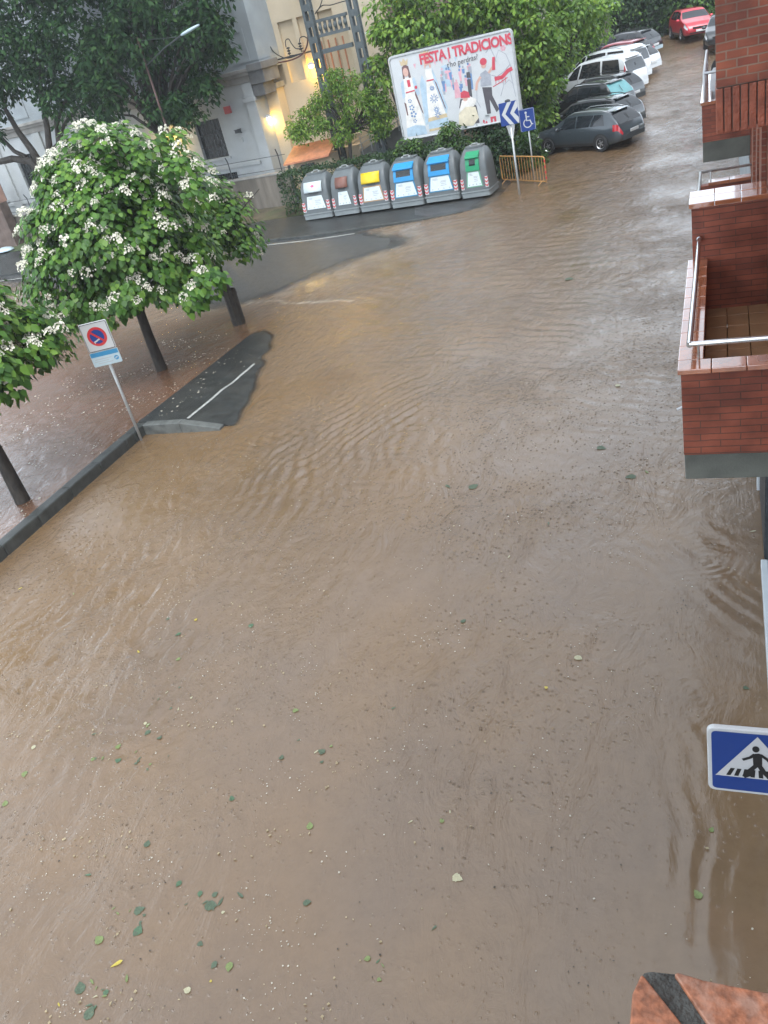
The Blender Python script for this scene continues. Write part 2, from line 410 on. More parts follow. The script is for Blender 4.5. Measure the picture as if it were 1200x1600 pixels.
# wind-blown and draining wave trains (centre, half sizes, direction, wavelength, height)
packet(-7.6, 12.2, 2.6, 2.2, math.radians(18), .30, .0135, 11, .02)
packet(-8.3, 13.8, 1.5, 1.6, math.radians(60), .24, .0085, 13)
packet(-6.7, 10.3, 2.0, 1.8, math.radians(8), .40, .0060, 15, .05)
packet(-7.1, 13.4, 1.2, 2.2, math.radians(-22), .24, .0150, 17, -.05)
packet(-5.5, 12.4, 2.0, .9, math.radians(75), .25, .0065, 19)
packet(-8.0, 7.2, 1.5, 2.8, math.radians(30), .36, .0045, 21)
packet(-5.8, 8.4, 1.8, 2.5, math.radians(10), .42, .0035, 23)
packet(-3.7, 18.6, 2.2, 1.6, math.radians(65), .36, .0110, 25, .06)
packet(-6.3, 18.5, 2.8, 2.2, math.radians(80), .33, .0065, 27)
packet(-8.5, 22.0, 3.5, 2.6, math.radians(50), .5, .0085, 29)
packet(-11.3, 23.8, 2.6, 2.0, math.radians(20), .55, .011, 31)
packet(-4.6, 24.5, 3.5, 3.5, math.radians(85), .5, .0095, 33)
packet(-3.5, 33, 3.5, 6, math.radians(95), .55, .010, 35)
packet(-2.6, 15.0, 2.2, 3.0, math.radians(70), .30, .0055, 37)
packet(-7.0, 5.2, 2.4, 1.6, math.radians(120), .34, .0028, 39)
packet(-.4, 5.0, .7, 1.4, math.radians(5), .22, .0042, 41, .1)
packet(-.2, 8.6, .6, 2.0, math.radians(40), .24, .0050, 43)
packet(-1.0, 10.5, 1.2, 1.5, math.radians(60), .26, .0035, 45)
packet(-7.9, 9.6, 1.5, 2.2, math.radians(8), .27, .0105, 81, .01)
packet(-7.9, 7.5, 1.3, 2.0, math.radians(14), .25, .0085, 83, .01)
packet(-7.5, 5.7, 1.2, 1.6, math.radians(20), .23, .0058, 85, .01)
packet(-9.3, 9.8, 1.2, 1.8, math.radians(30), .22, .0035, 87)
packet(-14.6, 14.5, 2.0, 4.0, math.radians(60), .5, .0030, 47)
def ring(cx, cy, R, lam, amp):
    global h
    r_ = np.hypot(Xg - cx, Yg - cy)
    h = h + amp * np.exp(-(r_ / R) ** 2) * np.sin(2 * PI * r_ / lam) * (.6 + .4 * sn(Xg, Yg, .5, int(abs(cx * 100))))
for a in ((-.25, 9.2, .55, .11, .0052), (-.42, 8.6, .4, .10, .0036), (-.45, 7.7, .42, .10, .0046), (-.38, 6.85, .3, .09, .0046), (-.7, 10.0, .4, .12, .002), (-1.1, 6.0, .3, .1, .0012), (-2.3, 7.5, .3, .1, .001), (-4.3, 5.4, .3, .1, .001), (-3.0, 3.6, .22, .08, .0008)):
    ring(*a)
h = h + .0010 * sn(Xg, Yg, .8, 51) + .0012 * sn(Xg, Yg, 2.5, 52) + np.where(Yg > 16, .0022 * sn(Xg, Yg, .7, 53, 12), 0)
h = h + np.where(Yg > 30, np.clip((Yg - 30) / 12, 0, 1) * .004 * sn(Xg, Yg, 1.4, 54, 12), 0)
h = h * sst(0, .05, dep)
# rain drop rings: many small short lived circles
rr_ = np.random.default_rng(99)
for _ in range(900):
    cx = rr_.uniform(-13, .3); cy = 1.2 + 15 * rr_.random() ** 1.4
    R = rr_.uniform(.03, .09)
    i0, i1 = np.searchsorted(ys, cy - 2 * R), np.searchsorted(ys, cy + 2 * R); j0, j1 = np.searchsorted(xs, cx - 2 * R), np.searchsorted(xs, cx + 2 * R)
    if i1 - i0 < 3 or j1 - j0 < 2: continue
    rr = np.hypot(Xg[i0:i1, j0:j1] - cx, Yg[i0:i1, j0:j1] - cy)
    h[i0:i1, j0:j1] += .0022 * np.exp(-((rr - R) / (.022)) ** 2)
Z = lvl + h
ny, nx = Xg.shape
idx = np.arange(ny * nx).reshape(ny, nx)
Fq = np.stack([idx[:-1, :-1], idx[:-1, 1:], idx[1:, 1:], idx[1:, :-1]], -1).reshape(-1, 4)
keep = (np.maximum.reduce([dep[:-1, :-1], dep[:-1, 1:], dep[1:, 1:], dep[1:, :-1]]) > -.012).reshape(-1)
jc = np.searchsorted(xs, KX)
cross = np.zeros((ny - 1, nx - 1), bool)
cross[:, jc - 1] = (ys[:-1] < 13.9)                         # the kerb stands here
keep &= ~cross.reshape(-1)
Fq = Fq[keep]
V = np.stack([Xg, Yg, Z], -1).reshape(-1, 3)
# silt: how much warm mud hangs in the water (thick along the kerb and the shallows, thinner in mid stream)
silt = np.clip(.35 + .65 * np.exp(-((Xg + 11.2) / 2.6) ** 2) * (Yg < 22) + .22 * sn(Xg, Yg, 3.2, 61) + .10 * sn(Xg, Yg, .9, 62), 0, 1)
silt = np.where((Yg > 22) & (Xg < -8), np.clip(.55 + .25 * sn(Xg, Yg, 1.6, 63), 0, 1), silt)
red = np.where(Xg < KX, np.clip(1 - sst(16.5, 22, Yg) * .75 + .12 * sn(Xg, Yg, 1.8, 64), 0, 1), 0.0)
foam = np.exp(-((dep - .008) / .005) ** 2) * np.clip(.45 + .5 * sn(Xg, Yg, .5, 65), 0, 1) * (Yg > 21.5)
fl = np.exp(-((Yg - (22.3 + .28 * (-12 - Xg) + .15 * sn(Xg, Yg, 1.5, 66))) / .10) ** 2) * np.clip(.5 + .6 * sn(Xg, Yg, .35, 67), 0, 1) * sst(-9.0, -10.5, Xg) 
foam = np.clip(foam * .6 + fl * .6 + .42 * np.exp(-np.clip(dep, 0, 1) / .06) * (Yg > 21.5) * (Xg < -8) * np.clip(.6 + .35 * sn(Xg, Yg, .8, 72), .1, 1), 0, 1)
clear = 1 - sst(.0, .042, dep)                              # thin film: the asphalt shows through
def addattr(o, name, a):
    at = o.data.attributes.new(name, 'FLOAT', 'POINT'); at.data.foreach_set('value', np.asarray(a, np.float32).ravel())
m, nt, N, L, B = nodes('muddy flood water')
def attr(n):
    a = N.new('ShaderNodeAttribute'); a.attribute_name = n; return a.outputs['Fac']
tc = N.new('ShaderNodeTexCoord')
n1 = N.new('ShaderNodeTexNoise'); n1.inputs['Scale'].default_value = .55; n1.inputs['Detail'].default_value = 8; n1.inputs['Distortion'].default_value = 1.4
L.new(tc.outputs['Object'], n1.inputs['Vector'])
ad = N.new('ShaderNodeMath'); ad.operation = 'MULTIPLY_ADD'; ad.inputs[1].default_value = .55; ad.inputs[2].default_value = -.28
L.new(n1.outputs['Fac'], ad.inputs[0])
a2 = N.new('ShaderNodeMath'); a2.operation = 'ADD'; a2.use_clamp = True; L.new(ad.outputs[0], a2.inputs[0]); L.new(attr('silt'), a2.inputs[1])
r1 = ramp(N, [(0, WATER_COOL), (1, WATER_WARM)]); L.new(a2.outputs[0], r1.inputs['Fac'])
mr = N.new('ShaderNodeMixRGB'); mr.inputs['Color2'].default_value = c4(WATER_RED); L.new(attr('red'), mr.inputs['Fac']); L.new(r1.outputs[0], mr.inputs['Color1'])
# fine suspended specks
n4 = N.new('ShaderNodeTexNoise'); n4.inputs['Scale'].default_value = 5; n4.inputs['Detail'].default_value = 10; n4.inputs['Roughness'].default_value = .75; L.new(tc.outputs['Object'], n4.inputs['Vector'])
r4 = ramp(N, [(.30, (.88, .87, .86)), (.5, (1, 1, 1)), (.72, (1.08, 1.08, 1.08))]); L.new(n4.outputs['Fac'], r4.inputs['Fac'])
mu = N.new('ShaderNodeMixRGB'); mu.blend_type = 'MULTIPLY'; mu.inputs['Fac'].default_value = 1; L.new(mr.outputs[0], mu.inputs['Color1']); L.new(r4.outputs[0], mu.inputs['Color2'])
mf = N.new('ShaderNodeMixRGB'); mf.inputs['Color2'].default_value = (.5, .47, .40, 1); L.new(attr('foam'), mf.inputs['Fac']); L.new(mu.outputs[0], mf.inputs['Color1'])
L.new(mf.outputs[0], B.inputs['Base Color'])
B.inputs['Roughness'].default_value = .07; B.inputs['IOR'].default_value = WATER_IOR
# rain-pocked skin
def NZ(scale, detail, rough, dist, stretch=None, rot=0):
    n = N.new('ShaderNodeTexNoise'); n.inputs['Scale'].default_value = scale; n.inputs['Detail'].default_value = detail; n.inputs['Roughness'].default_value = rough; n.inputs['Distortion'].default_value = dist
    src = tc.outputs['Object']
    if stretch:
        mp = N.new('ShaderNodeMapping'); mp.inputs['Scale'].default_value = stretch; mp.inputs['Rotation'].default_value = (0, 0, rot); L.new(src, mp.inputs['Vector']); src = mp.outputs[0]
    L.new(src, n.inputs['Vector']); return n.outputs['Fac']
def MA(op, a, b, c=None):
    m_ = N.new('ShaderNodeMath'); m_.operation = op
    for k, v in enumerate((a, b, c)):
        if v is None: continue
        if isinstance(v, (int, float)): m_.inputs[k].default_value = v
        else: L.new(v, m_.inputs[k])
    return m_.outputs[0]
vo = N.new('ShaderNodeTexVoronoi'); vo.inputs['Scale'].default_value = 19; L.new(tc.outputs['Object'], vo.inputs['Vector'])
vs_ = N.new('ShaderNodeSeparateXYZ'); L.new(vo.outputs['Color'], vs_.inputs[0])
gate = ramp(N, [(.50, (0,) * 3), (.95, (1,) * 3)]); L.new(vs_.outputs['X'], gate.inputs['Fac'])
dimp = ramp(N, [(0, (.1,) * 3), (.16, (1,) * 3), (.30, (.0,) * 3), (.42, (.25,) * 3), (.52, (0,) * 3)]); L.new(vo.outputs['Distance'], dimp.inputs['Fac'])
drops = MA('MULTIPLY', gate.outputs[0], dimp.outputs[0])
grit = NZ(30, 4, .75, .0)
pm_ = _o2 = type('o', (), {})(); pm_.outputs = [MA('MULTIPLY_ADD', drops, .85, MA('MULTIPLY', grit, .35))]
big = ramp(N, [(.38, (.25,) * 3), (.62, (1,) * 3)]); L.new(NZ(.8, 4, .6, 1.2), big.inputs['Fac'])
swell = NZ(2.2, 6, .62, 1.5, (1, .55, 1), .5)
fine = NZ(9, 5, .65, 1.0, (1, .6, 1), .35)
hsum = MA('MULTIPLY_ADD', swell, 9.0, MA('MULTIPLY', MA('MULTIPLY_ADD', fine, 2.2, MA('MULTIPLY', pm_.outputs[0], 4.6)), big.outputs[0]))
class _o: pass
m6 = _o(); m6.outputs = [hsum]
bp = N.new('ShaderNodeBump'); bp.inputs['Strength'].default_value = 1; L.new(MA('MULTIPLY', attr('rough'), .0042), bp.inputs['Distance'])
L.new(m6.outputs[0], bp.inputs['Height']); L.new(bp.outputs['Normal'], B.inputs['Normal'])
tr = N.new('ShaderNodeBsdfTransparent'); gl = N.new('ShaderNodeBsdfGlossy'); gl.inputs['Roughness'].default_value = .08; L.new(bp.outputs['Normal'], gl.inputs['Normal'])
fr = N.new('ShaderNodeFresnel'); fr.inputs['IOR'].default_value = 1.33; L.new(bp.outputs['Normal'], fr.inputs['Normal'])
mg = N.new('ShaderNodeMixShader'); L.new(fr.outputs[0], mg.inputs[0]); L.new(tr.outputs[0], mg.inputs[1]); L.new(gl.outputs[0], mg.inputs[2])
ms = N.new('ShaderNodeMixShader'); L.new(attr('clear'), ms.inputs[0]); L.new(B.outputs[0], ms.inputs[1]); L.new(mg.outputs[0], ms.inputs[2])
L.new(ms.outputs[0], N['Material Output'].inputs['Surface'])
M['water'] = m
wo = npmesh('flood_water', V, Fq, 'water', smooth=True)
calm = np.exp(-((Xg - .3) / 1.5) ** 4) * (Yg < 13) * sst(13, 9, Yg)
rough = np.clip(.85 + .35 * sn(Xg, Yg, 3.5, 71), .35, 1.5) * (1 - .78 * calm) * np.where(Yg < 6, .75, 1) * np.clip(1 + (Yg - 13) / 14, 1, 2.3)
for n_, a_ in (('rough', rough), ('silt', silt), ('red', red), ('foam', foam), ('clear', clear)): addattr(wo, n_, a_)
kind(wo, 'structure')

# road bed under the flood and the dry stretch of the cross street
gx, gy = np.linspace(-60, .46, 150), np.linspace(-4, 84, 220)
GX, GY = np.meshgrid(gx, gy)
GZ = water_level(GX, GY) - np.clip(depth_field(GX, GY), -.02, .25) - np.where(GX < KX, .1 * (GY < 20), 0)
GZ = np.where(GX < KX, np.minimum(GZ, .12), GZ)
I2 = np.arange(GX.size).reshape(GX.shape)
ro = npmesh('road', np.stack([GX, GY, GZ], -1).reshape(-1, 3), np.stack([I2[:-1, :-1], I2[:-1, 1:], I2[1:, 1:], I2[1:, :-1]], -1).reshape(-1, 4), 'asphalt', smooth=True)
kind(ro, 'structure')

# plaza kerb: long granite edging, one stone after another
kb = MB(); y = -3.9
while y < 13.4:
    y2 = min(y + 1.0, 13.4)
    kb.box(-12.46, -12.20, y + .006, y2 - .006, -.3, .235, 0); y = y2
kb.box(-12.46, -12.20, 13.41, 13.95, -.3, .232, 0)
kind(kb.build('kerb', 'kerb', bevel=.025), 'structure')
# built-out pavement corner beside the sign, dipping under the water
nu, nv = 40, 50
cxg, cyg = np.meshgrid(-12.455 + 3.3 * np.linspace(0, 1, nu + 1), 13.97 + 7.0 * np.linspace(0, 1, nv + 1))
czg = corner_top(cxg, cyg)
iv = [tuple(map(float, q)) for q in np.stack([cxg, cyg, czg], -1).reshape(-1, 3)]
if_ = [(j * (nu + 1) + i, j * (nu + 1) + i + 1, (j + 1) * (nu + 1) + i + 1, (j + 1) * (nu + 1) + i) for j in range(nv) for i in range(nu)]
mb = MB(); mb.add(iv, if_)
edge = [iv[i] for i in range(nu + 1)]
mb.add(edge + [(q[0], q[1], -.4) for q in edge], [(i + 1, i, nu + 1 + i, nu + 2 + i) for i in range(nu)])
kind(mb.build('pavement_corner', 'paving', smooth=True, angle=50), 'structure')
kb = MB()
for i in range(2):
    x0 = -12.19 + i * 1.0
    zA, zB = float(corner_top(np.array(x0), np.array(13.98))) + .012, float(corner_top(np.array(x0 + .99), np.array(13.98))) + .012
    kb.add([(x0, 13.76, zA), (x0 + .99, 13.76, zB), (x0 + .99, 13.965, zB), (x0, 13.965, zA)] + [(x0, 13.76, -.4), (x0 + .99, 13.76, -.4), (x0 + .99, 13.965, -.4), (x0, 13.965, -.4)], [(0, 1, 2, 3), (0, 4, 5, 1), (1, 5, 6, 2), (2, 6, 7, 3), (3, 7, 4, 0)])
kind(kb.build('kerb', 'kerb_light', bevel=.015), 'structure')
def ctz(x, y): return float(corner_top(np.array(x), np.array(y))) + .006
mb = MB()
ln_ = [(-11.1 - .02 * (y - 14), y) for y in np.linspace(14.0, 17.4, 18)]
mb.add([(x - .03, y, ctz(x - .03, y)) for x, y in ln_] + [(x + .03, y, ctz(x + .03, y)) for x, y in ln_], [(k, 18 + k, 19 + k, k + 1) for k in range(17)])
kind(mb.build('pavement_line', 'line'), 'structure')

# pavement under the bins, its kerb and the white road line in front
pts = [(-60, 36.2), (-30, 31.9), (-24, 31.25), (-17.6, 30.9), (-15, 30.45), (-13, 30.4), (-10.5, 30.55), (-9.2, 30.8), (-8.3, 31.2), (-7.9, 31.9), (-7.95, 33.2), (-8.6, 34.2), (-9.2, 36.9), (-20, 38.5), (-60, 45)]
def pz(x): return .10 - .12 * min(1, max(0, (x + 13) / 5))
mb = MB(); n = len(pts)
mb.add([(x, y, pz(x)) for x, y in pts] + [(x, y, -.4) for x, y in pts], [tuple(range(n))] + [(k, n + k, n + (k + 1) % n, (k + 1) % n) for k in range(n)])
kind(mb.build('pavement', 'paving'), 'structure')
kb = MB()
for k in range(1, 7):
    (xa, ya), (xb, yb) = pts[k], pts[k + 1]
    l = math.hypot(xb - xa, yb - ya); ns = max(1, round(l)); 
    for q in range(ns):
        t0, t1 = q / ns, (q + 1) / ns
        x0, y0, x1, y1 = xa + (xb - xa) * t0, ya + (yb - ya) * t0, xa + (xb - xa) * t1, ya + (yb - ya) * t1
        dx, dy = (x1 - x0) / l * ns, (y1 - y0) / l * ns; nx_, ny_ = -dy, dx; g_ = .006
        P = [(x0 + dx * g_ - nx_ * .03, y0 + dy * g_ - ny_ * .03), (x1 - dx * g_ - nx_ * .03, y1 - dy * g_ - ny_ * .03), (x1 - dx * g_ + nx_ * .12, y1 - dy * g_ + ny_ * .12), (x0 + dx * g_ + nx_ * .12, y0 + dy * g_ + ny_ * .12)]
        z0, z1 = pz(x0) + .015, pz(x1) + .015
        zz = [z0, z1, z1, z0]
        kb.add([(p[0], p[1], z) for p, z in zip(P, zz)] + [(p[0], p[1], -.4) for p in P], [(0, 1, 2, 3), (0, 4, 5, 1), (1, 5, 6, 2), (2, 6, 7, 3), (3, 7, 4, 0)])
kind(kb.build('kerb', 'kerb', bevel=.012), 'structure')
mb = MB(); lp = [(-34, 31.45), (-24, 30.55), (-17.7, 30.35), (-15.2, 29.95), (-13.1, 29.9)]
for (xa, ya), (xb, yb) in zip(lp, lp[1:]):
    mb.add([(xa, ya, .029), (xb, yb, .029), (xb, yb + .11, .029), (xa, ya + .11, .029)], [(0, 1, 2, 3)])
kind(mb.build('road_line', 'line'), 'structure')
# grass strip in front of the stained wall
def wall_y(x): return 36.86 + (-18.7 - x) * .16
gv, gf = [], []
for i in range(40):
    x = -60 + (60 - 17.2) * i / 39
    gv += [(x, wall_y(x) - 2.0, .105 + .02 * math.sin(i)), (x, wall_y(x) - 1, .16 + .02 * math.cos(i * 2)), (x, wall_y(x) + 1.5, .2)]
for i in range(39):
    a = i * 3; gf += [(a, a + 3, a + 4, a + 1), (a + 1, a + 4, a + 5, a + 2)]
mb = MB(); mb.add(gv, gf)
kind(mb.build('lawn', 'turf', smooth=True), 'structure')
# verge behind the bins, under hedge, billboard and trees
vv, vf = [], []
for i in range(30):
    x = -30 + (30 - 7.0) * i / 29
    for y, z in ((34.3, .02), (35.2, .16), (40, .3), (60, .5), (84, .8)):
        yy = y if x < -9.6 or y > 38 else y + (x + 9.6) * .9
        vv.append((min(x, -7.6 - max(0, yy - 40) * .06), yy, z + G(x, yy) * .9))
for i in range(29):
    for k in range(4):
        a = i * 5 + k; vf.append((a, a + 5, a + 6, a + 1))
mb = MB(); mb.add(vv, vf)
kind(mb.build('verge', 'earth', smooth=True), 'structure')
# ------------------------------------------------------------------ brick apartment building on the right
ab = thing('brick_apartment_building', 'red brick apartment building with stacked balconies along the right edge', 'building', (.40, 0, 0))
def A(mb, name, mats, par=None, **k):              # parts are modelled in world coordinates, then hung on the building
    o = mb.build(name, mats, par or ab, **k)
    root = ab.location
    o.data.transform(TR(-root.x, -root.y, -root.z))
    return o
FX = .40
mb = MB()
mb.box(FX, 9, 9.70, 13.0, 2.9, 12)                 # upper facade behind the balconies
mb.box(FX, 9, 13.0, 40, 3.3, 12)
mb.box(FX, 9, 6.4, 9.7, 2.9, 12)
mb.box(FX + .25, 9, -6, 6.4, 3.2, 12)
A(mb, 'wall', 'brick_long')
mb = MB()
M['render_pale'] = pm('pale blue grey shopfront render', (.38, .43, .46), .5, var=.15, scale=2, stain=(.22, .25, .27))
mb.box(FX + .06, 9, -6, 40, -.6, 2.88)
A(mb, 'ground_floor_wall', 'render_pale')
mb = MB(); mb.box(FX - .02, FX + .05, 10.9, 11.05, -.6, 2.86); mb.box(FX - .03, FX + .05, -3, 9.12, -.6, .10)
A(mb, 'door_frame', 'white_paint', bevel=.01)
mb = MB(); mb.box(FX + .02, FX + .058, 9.2, 10.88, -.6, 2.5)
for k in range(24): mb.box(FX + .012, FX + .02, 9.22, 10.86, .05 + k * .1, .05 + k * .1 + .085)
A(mb, 'shutter', 'dark_metal')
mb = MB(); mb.tube([(FX - .06, 11.6, -.4), (FX - .06, 11.6, 2.9)], .045, 10)
A(mb, 'drainpipe', 'white_paint', smooth=True)
# window reveals on the first floor facade, seen past the first balcony
mb = MB()
for y0, y1 in ((9.72, 10.35), (11.0, 11.5), (12.6, 13.0)):
    mb = MB(); mb.box(FX - .05, FX - .003, y0, y1, 2.95, 5.3); A(mb, 'pilaster', 'brick')
mb = MB(); mb.box(FX - .02, FX - .002, 10.36, 10.99, 3.05, 5.25); A(mb, 'window', 'win_dark')
mb = MB(); mb.box(FX - .02, FX - .002, 11.51, 12.59, 3.05, 5.25); A(mb, 'window', 'win_dark')

def coping(mb, x0, x1, y0, y1, z, along, tile=.30, th=.045):
    if along == 'x':
        n = max(1, round((x1 - x0) / tile))
        for k in range(n):
            a, b = x0 + (x1 - x0) * k / n, x0 + (x1 - x0) * (k + 1) / n
            mb.box(a + .002, b - .002, y0, y1, z - th, z + random.uniform(-.0015, .0015))
    else:
        n = max(1, round((y1 - y0) / tile))
        for k in range(n):
            a, b = y0 + (y1 - y0) * k / n, y0 + (y1 - y0) * (k + 1) / n
            mb.box(x0, x1, a + .002, b - .002, z - th, z + random.uniform(-.0015, .0015))
# --- first floor balcony nearest the camera
bal = MB()
x0, x1, y0, y1 = -.335, FX - .003, 6.40, 9.16
bal.box(x0, x1, y0, y0 + .14, 3.17, 3.90); bal.box(x0, x0 + .14, y0 + .141, y1, 3.17, 3.90)
b1 = A(bal, 'balcony', 'brick_long')
def sub(mb, name, mats, par, **k):
    return A(mb, name, mats, par, **k)
mb = MB(); mb.box(x0 + .003, x1, y0 + .003, y1, 2.93, 3.168); sub(mb, 'slab', 'slab', b1, bevel=.01)
mb = MB()
coping(mb, x0 - .025, x0 + .165, y0 + .168, y1 - .0, 3.95, 'y', .28); coping(mb, x0 - .025, x1, y0 - .025, y0 + .166, 3.95, 'x', .27)
sub(mb, 'coping', 'terracotta', b1, bevel=.006)
mb = MB()
for i in range(3):
    for j in range(9): mb.box(x0 + .143 + i * .205, x0 + .143 + i * .205 + .199, y0 + .145 + j * .30, y0 + .145 + j * .30 + .294, 3.17, 3.385)
sub(mb, 'floor', 'tile_floor', b1, bevel=.004)
mb = MB()
mb.tube([(-.245, y1 - .01, 4.16), (-.262, 6.36, 4.16)], .024, 10); mb.tube([(-.262, 6.372, 4.16), (FX, 6.372, 4.16)], .021, 10)
for y in (6.45,): mb.tube([(-.20, y, 3.94), (-.20, y - .05, 4.15)], .010, 8)
mb.sphere((-.245, y1 - .03, 4.16), .032)
sub(mb, 'rail', 'chrome', b1, smooth=True, angle=60)
# --- party pier with its wide coping
mb = MB(); mb.box(x0 + .02, FX - .003, 9.17, 9.64, 3.2, 4.465)
p1 = A(mb, 'dividing_wall', 'brick_long')
mb = MB(); coping(mb, x0 - .005, FX - .003, 9.15, 9.408, 4.515, 'x', .27); coping(mb, x0 - .005, FX - .003, 9.412, 9.67, 4.515, 'x', .27)
mb.box(x0 + .003, FX - .003, 9.158, 9.655, 4.462, 4.472)
sub(mb, 'coping', 'terracotta', p1, bevel=.006)
# --- second balcony, behind the pier
mb = MB(); mb.box(x0, FX - .06, 12.9, 13.04, 3.2, 3.80); mb.box(x0, x0 + .12, 9.68, 12.899, 3.2, 3.55)
b2 = A(mb, 'balcony', 'brick_long')
mb = MB(); coping(mb, -.21, FX - .06, 12.87, 13.06, 3.845, 'x', .3); sub(mb, 'coping', 'terracotta', b2, bevel=.006)
mb = MB(); mb.tube([(-.31, 9.8, 3.97), (-.31, 13.0, 3.97), (.39, 13.0, 3.97)], .018, 8)
for x in (-.31, -.18): mb.tube([(x, 13.0, 3.7), (x, 13.0, 3.97)], .010, 6)
mb.tube([(-.31, 9.8, 3.7), (-.31, 13.0, 3.7)], .03, 6)
sub(mb, 'rail', 'galv', b2, smooth=True)
# --- third balcony, a step up the street
mb = MB(); mb.box(x0 + .0, FX - .003, 15.85, 16.0, 3.82, 4.40); mb.box(x0, x0 + .13, 16.001, 19.0, 3.82, 4.40); mb.box(x0, FX - .003, 19.001, 19.14, 3.82, 4.40)
b3 = A(mb, 'balcony', 'brick_long')
mb = MB(); mb.box(x0 + .002, FX - .003, 15.853, 19.138, 3.50, 3.818); sub(mb, 'slab', 'slab', b3)
mb = MB(); coping(mb, x0 - .02, FX - .003, 15.83, 16.01, 4.44, 'x', .3); coping(mb, x0 - .02, x0 + .15, 16.012, 19.15, 4.44, 'y', .3); sub(mb, 'coping', 'terracotta', b3)
mb = MB()
mb.tube([(-.29, 19.1, 4.86), (-.29, 15.9, 4.86), (.39, 15.9, 4.86)], .024, 8); mb.tube([(-.29, 19.1, 4.62), (-.29, 15.9, 4.62)], .02, 8)
for y in (15.9, 17.5, 19.05): mb.tube([(-.29, y, 4.44), (-.29, y, 4.86)], .022, 8)
sub(mb, 'rail', 'white_paint', b3, smooth=True)
mb = MB()
for y in (16.6, 17.6): mb = MB(); mb.tube([(x0 + .01, y, 3.95), (x0 - .12, y - .04, 3.90)], .012, 6); A(mb, 'drain_spout', 'white_paint', b3)
mb = MB(); mb.tube([(x0 + .01, 6.75, 3.45), (x0 - .06, 6.73, 3.43)], .012, 6); A(mb, 'drain_spout', 'white_paint', b1)
# --- upper bay hanging over the street
mb = MB(); mb.box(-.055, FX - .003, 7.72, 9.6, 5.735, 13)
bay = A(mb, 'bay', 'brick')
mb = MB()
x = -.056; k = 0
while x < .42:
    mb.box(x, x + .052, 7.715 + random.uniform(-.003, .003), 7.78, 5.395 + random.uniform(-.004, .004), 5.728); x += .0605; k += 1
y = 7.80
while y < 9.58:
    mb.box(-.06 + random.uniform(-.002, .002), -.01, y, y + .052, 5.395, 5.728); y += .0605
lin = sub(mb, 'lintel', 'brick_plain', bay, bevel=.006)
mb = MB(); mb.box(-.05, FX - .003, 7.735, 9.59, 5.42, 5.732); sub(mb, 'soffit', 'mortar', bay)
# --- the sill under the camera
mb = MB()
def slab_px(px, zt, zb):
    vs = [gp(x, y, zt) for x, y in px]; n = len(vs)
    mb.add(vs + [Vector((v.x, v.y, zb)) for v in vs], [tuple(range(n))[::-1], tuple(range(n, 2 * n))] + [(k, (k + 1) % n, n + (k + 1) % n, n + k) for k in range(n)])
# corner of the sill: one mitred tile end, a mortar joint, then the long tile
slab_px([(1001, 1524), (988, 1552), (984, 1600), (980, 1700), (1150, 1700), (1066, 1600), (1004, 1522)], 6.52, 6.44)
slab_px([(1053, 1521), (1106, 1600), (1170, 1700), (1500, 1700), (1500, 1610), (1200, 1551), (1099, 1531), (1060, 1519)], 6.5203, 6.44)
M['sill_brick'] = pm('mottled sill brick', (.33, .125, .062), .5, var=.5, scale=330, bump=.12, bscale=260, stain=(.42, .24, .17), stain_amt=.85)
sl = A(mb, 'window_sill', 'sill_brick', bevel=.0012, seg=3)
mb = MB(); slab_px([(1001, 1522), (990, 1552), (988, 1600), (984, 1690), (1450, 1690), (1450, 1604), (1200, 1554), (1099, 1534), (1056, 1519), (1020, 1515), (1006, 1516)], 6.5185, 6.42)
M['sill_mortar'] = pm('sill mortar', (.075, .075, .068), .8, var=.35, scale=120, bump=.5, bscale=300)
sub(mb, 'mortar_joint', 'sill_mortar', sl, bevel=.003)

# plastic chairs standing on the third balcony
for k, (y, m_) in enumerate(((16.75, 'white_paint'), (17.75, 'car_plastic'))):
    c = thing('balcony_chair', ('white' if k == 0 else 'black') + ' chair standing behind the white rail of the farthest balcony', 'chair', (-.02, y, 3.82 + .001))
    mb = MB(); mb.box(-.2, .2, -.2, .2, .42, .45); mb.build('seat', m_, c, bevel=.02)
    mb = MB(); mb.loft([[(-.2 * w, .2 + b, .46 + .5 * t), (.2 * w, .2 + b, .46 + .5 * t), (.2 * w, .225 + b, .46 + .5 * t), (-.2 * w, .225 + b, .46 + .5 * t)] for t, b, w in ((0, 0, 1), (.5, .03, 1), (.85, .08, .92), (1, .1, .7))]); mb.build('backrest', m_, c, bevel=.01)
    for sx in (-.17, .17):
        for sy in (-.17, .19):
            mb = MB(); mb.tube([(sx, sy, .43), (sx * 1.1, sy * 1.1, 0)], .018, 6); mb.build('leg', m_, c)

# ------------------------------------------------------------------ pedestrian crossing sign held out from the facade
SW, SH = .445, .445
cs = thing('crossing_sign', 'square blue pedestrian crossing sign with white triangle held out from the brick building', 'sign', (-.105, 3.0, 3.175))
mb = MB(); mb.prism(rrect(0, SW, 0, SH, .035), -.028, 0); mb.build('board', 'sign_white', cs, bevel=.006)
mb = MB(); mb.flat(rrect(.020, SW - .020, .020, SH - .020, .022), -.0295)
mb.build('blue_field', 'sign_blue', cs)
q = SW
mb = MB(); mb.flat([(.035, .118), (q - .035, .118), (q / 2, q - .035)], -.0310)
mb.build('white_triangle', 'sign_white', cs)
mb = MB(); y_ = -.0325
def P2(*p): return [(a * q, b * q) for a, b in p]
mb.flat([(q * .485 + math.cos(t) * q * .036, q * .735 + math.sin(t) * q * .048) for t in [2 * PI * k / 20 for k in range(20)]], y_)
mb.flat(P2((.462, .46), (.548, .46), (.548, .60), (.535, .665), (.515, .675), (.475, .665), (.455, .63)), y_)
mb.flat(stroke(P2((.475, .655), (.43, .60), (.355, .555)), q * .036), y_ - .0003)
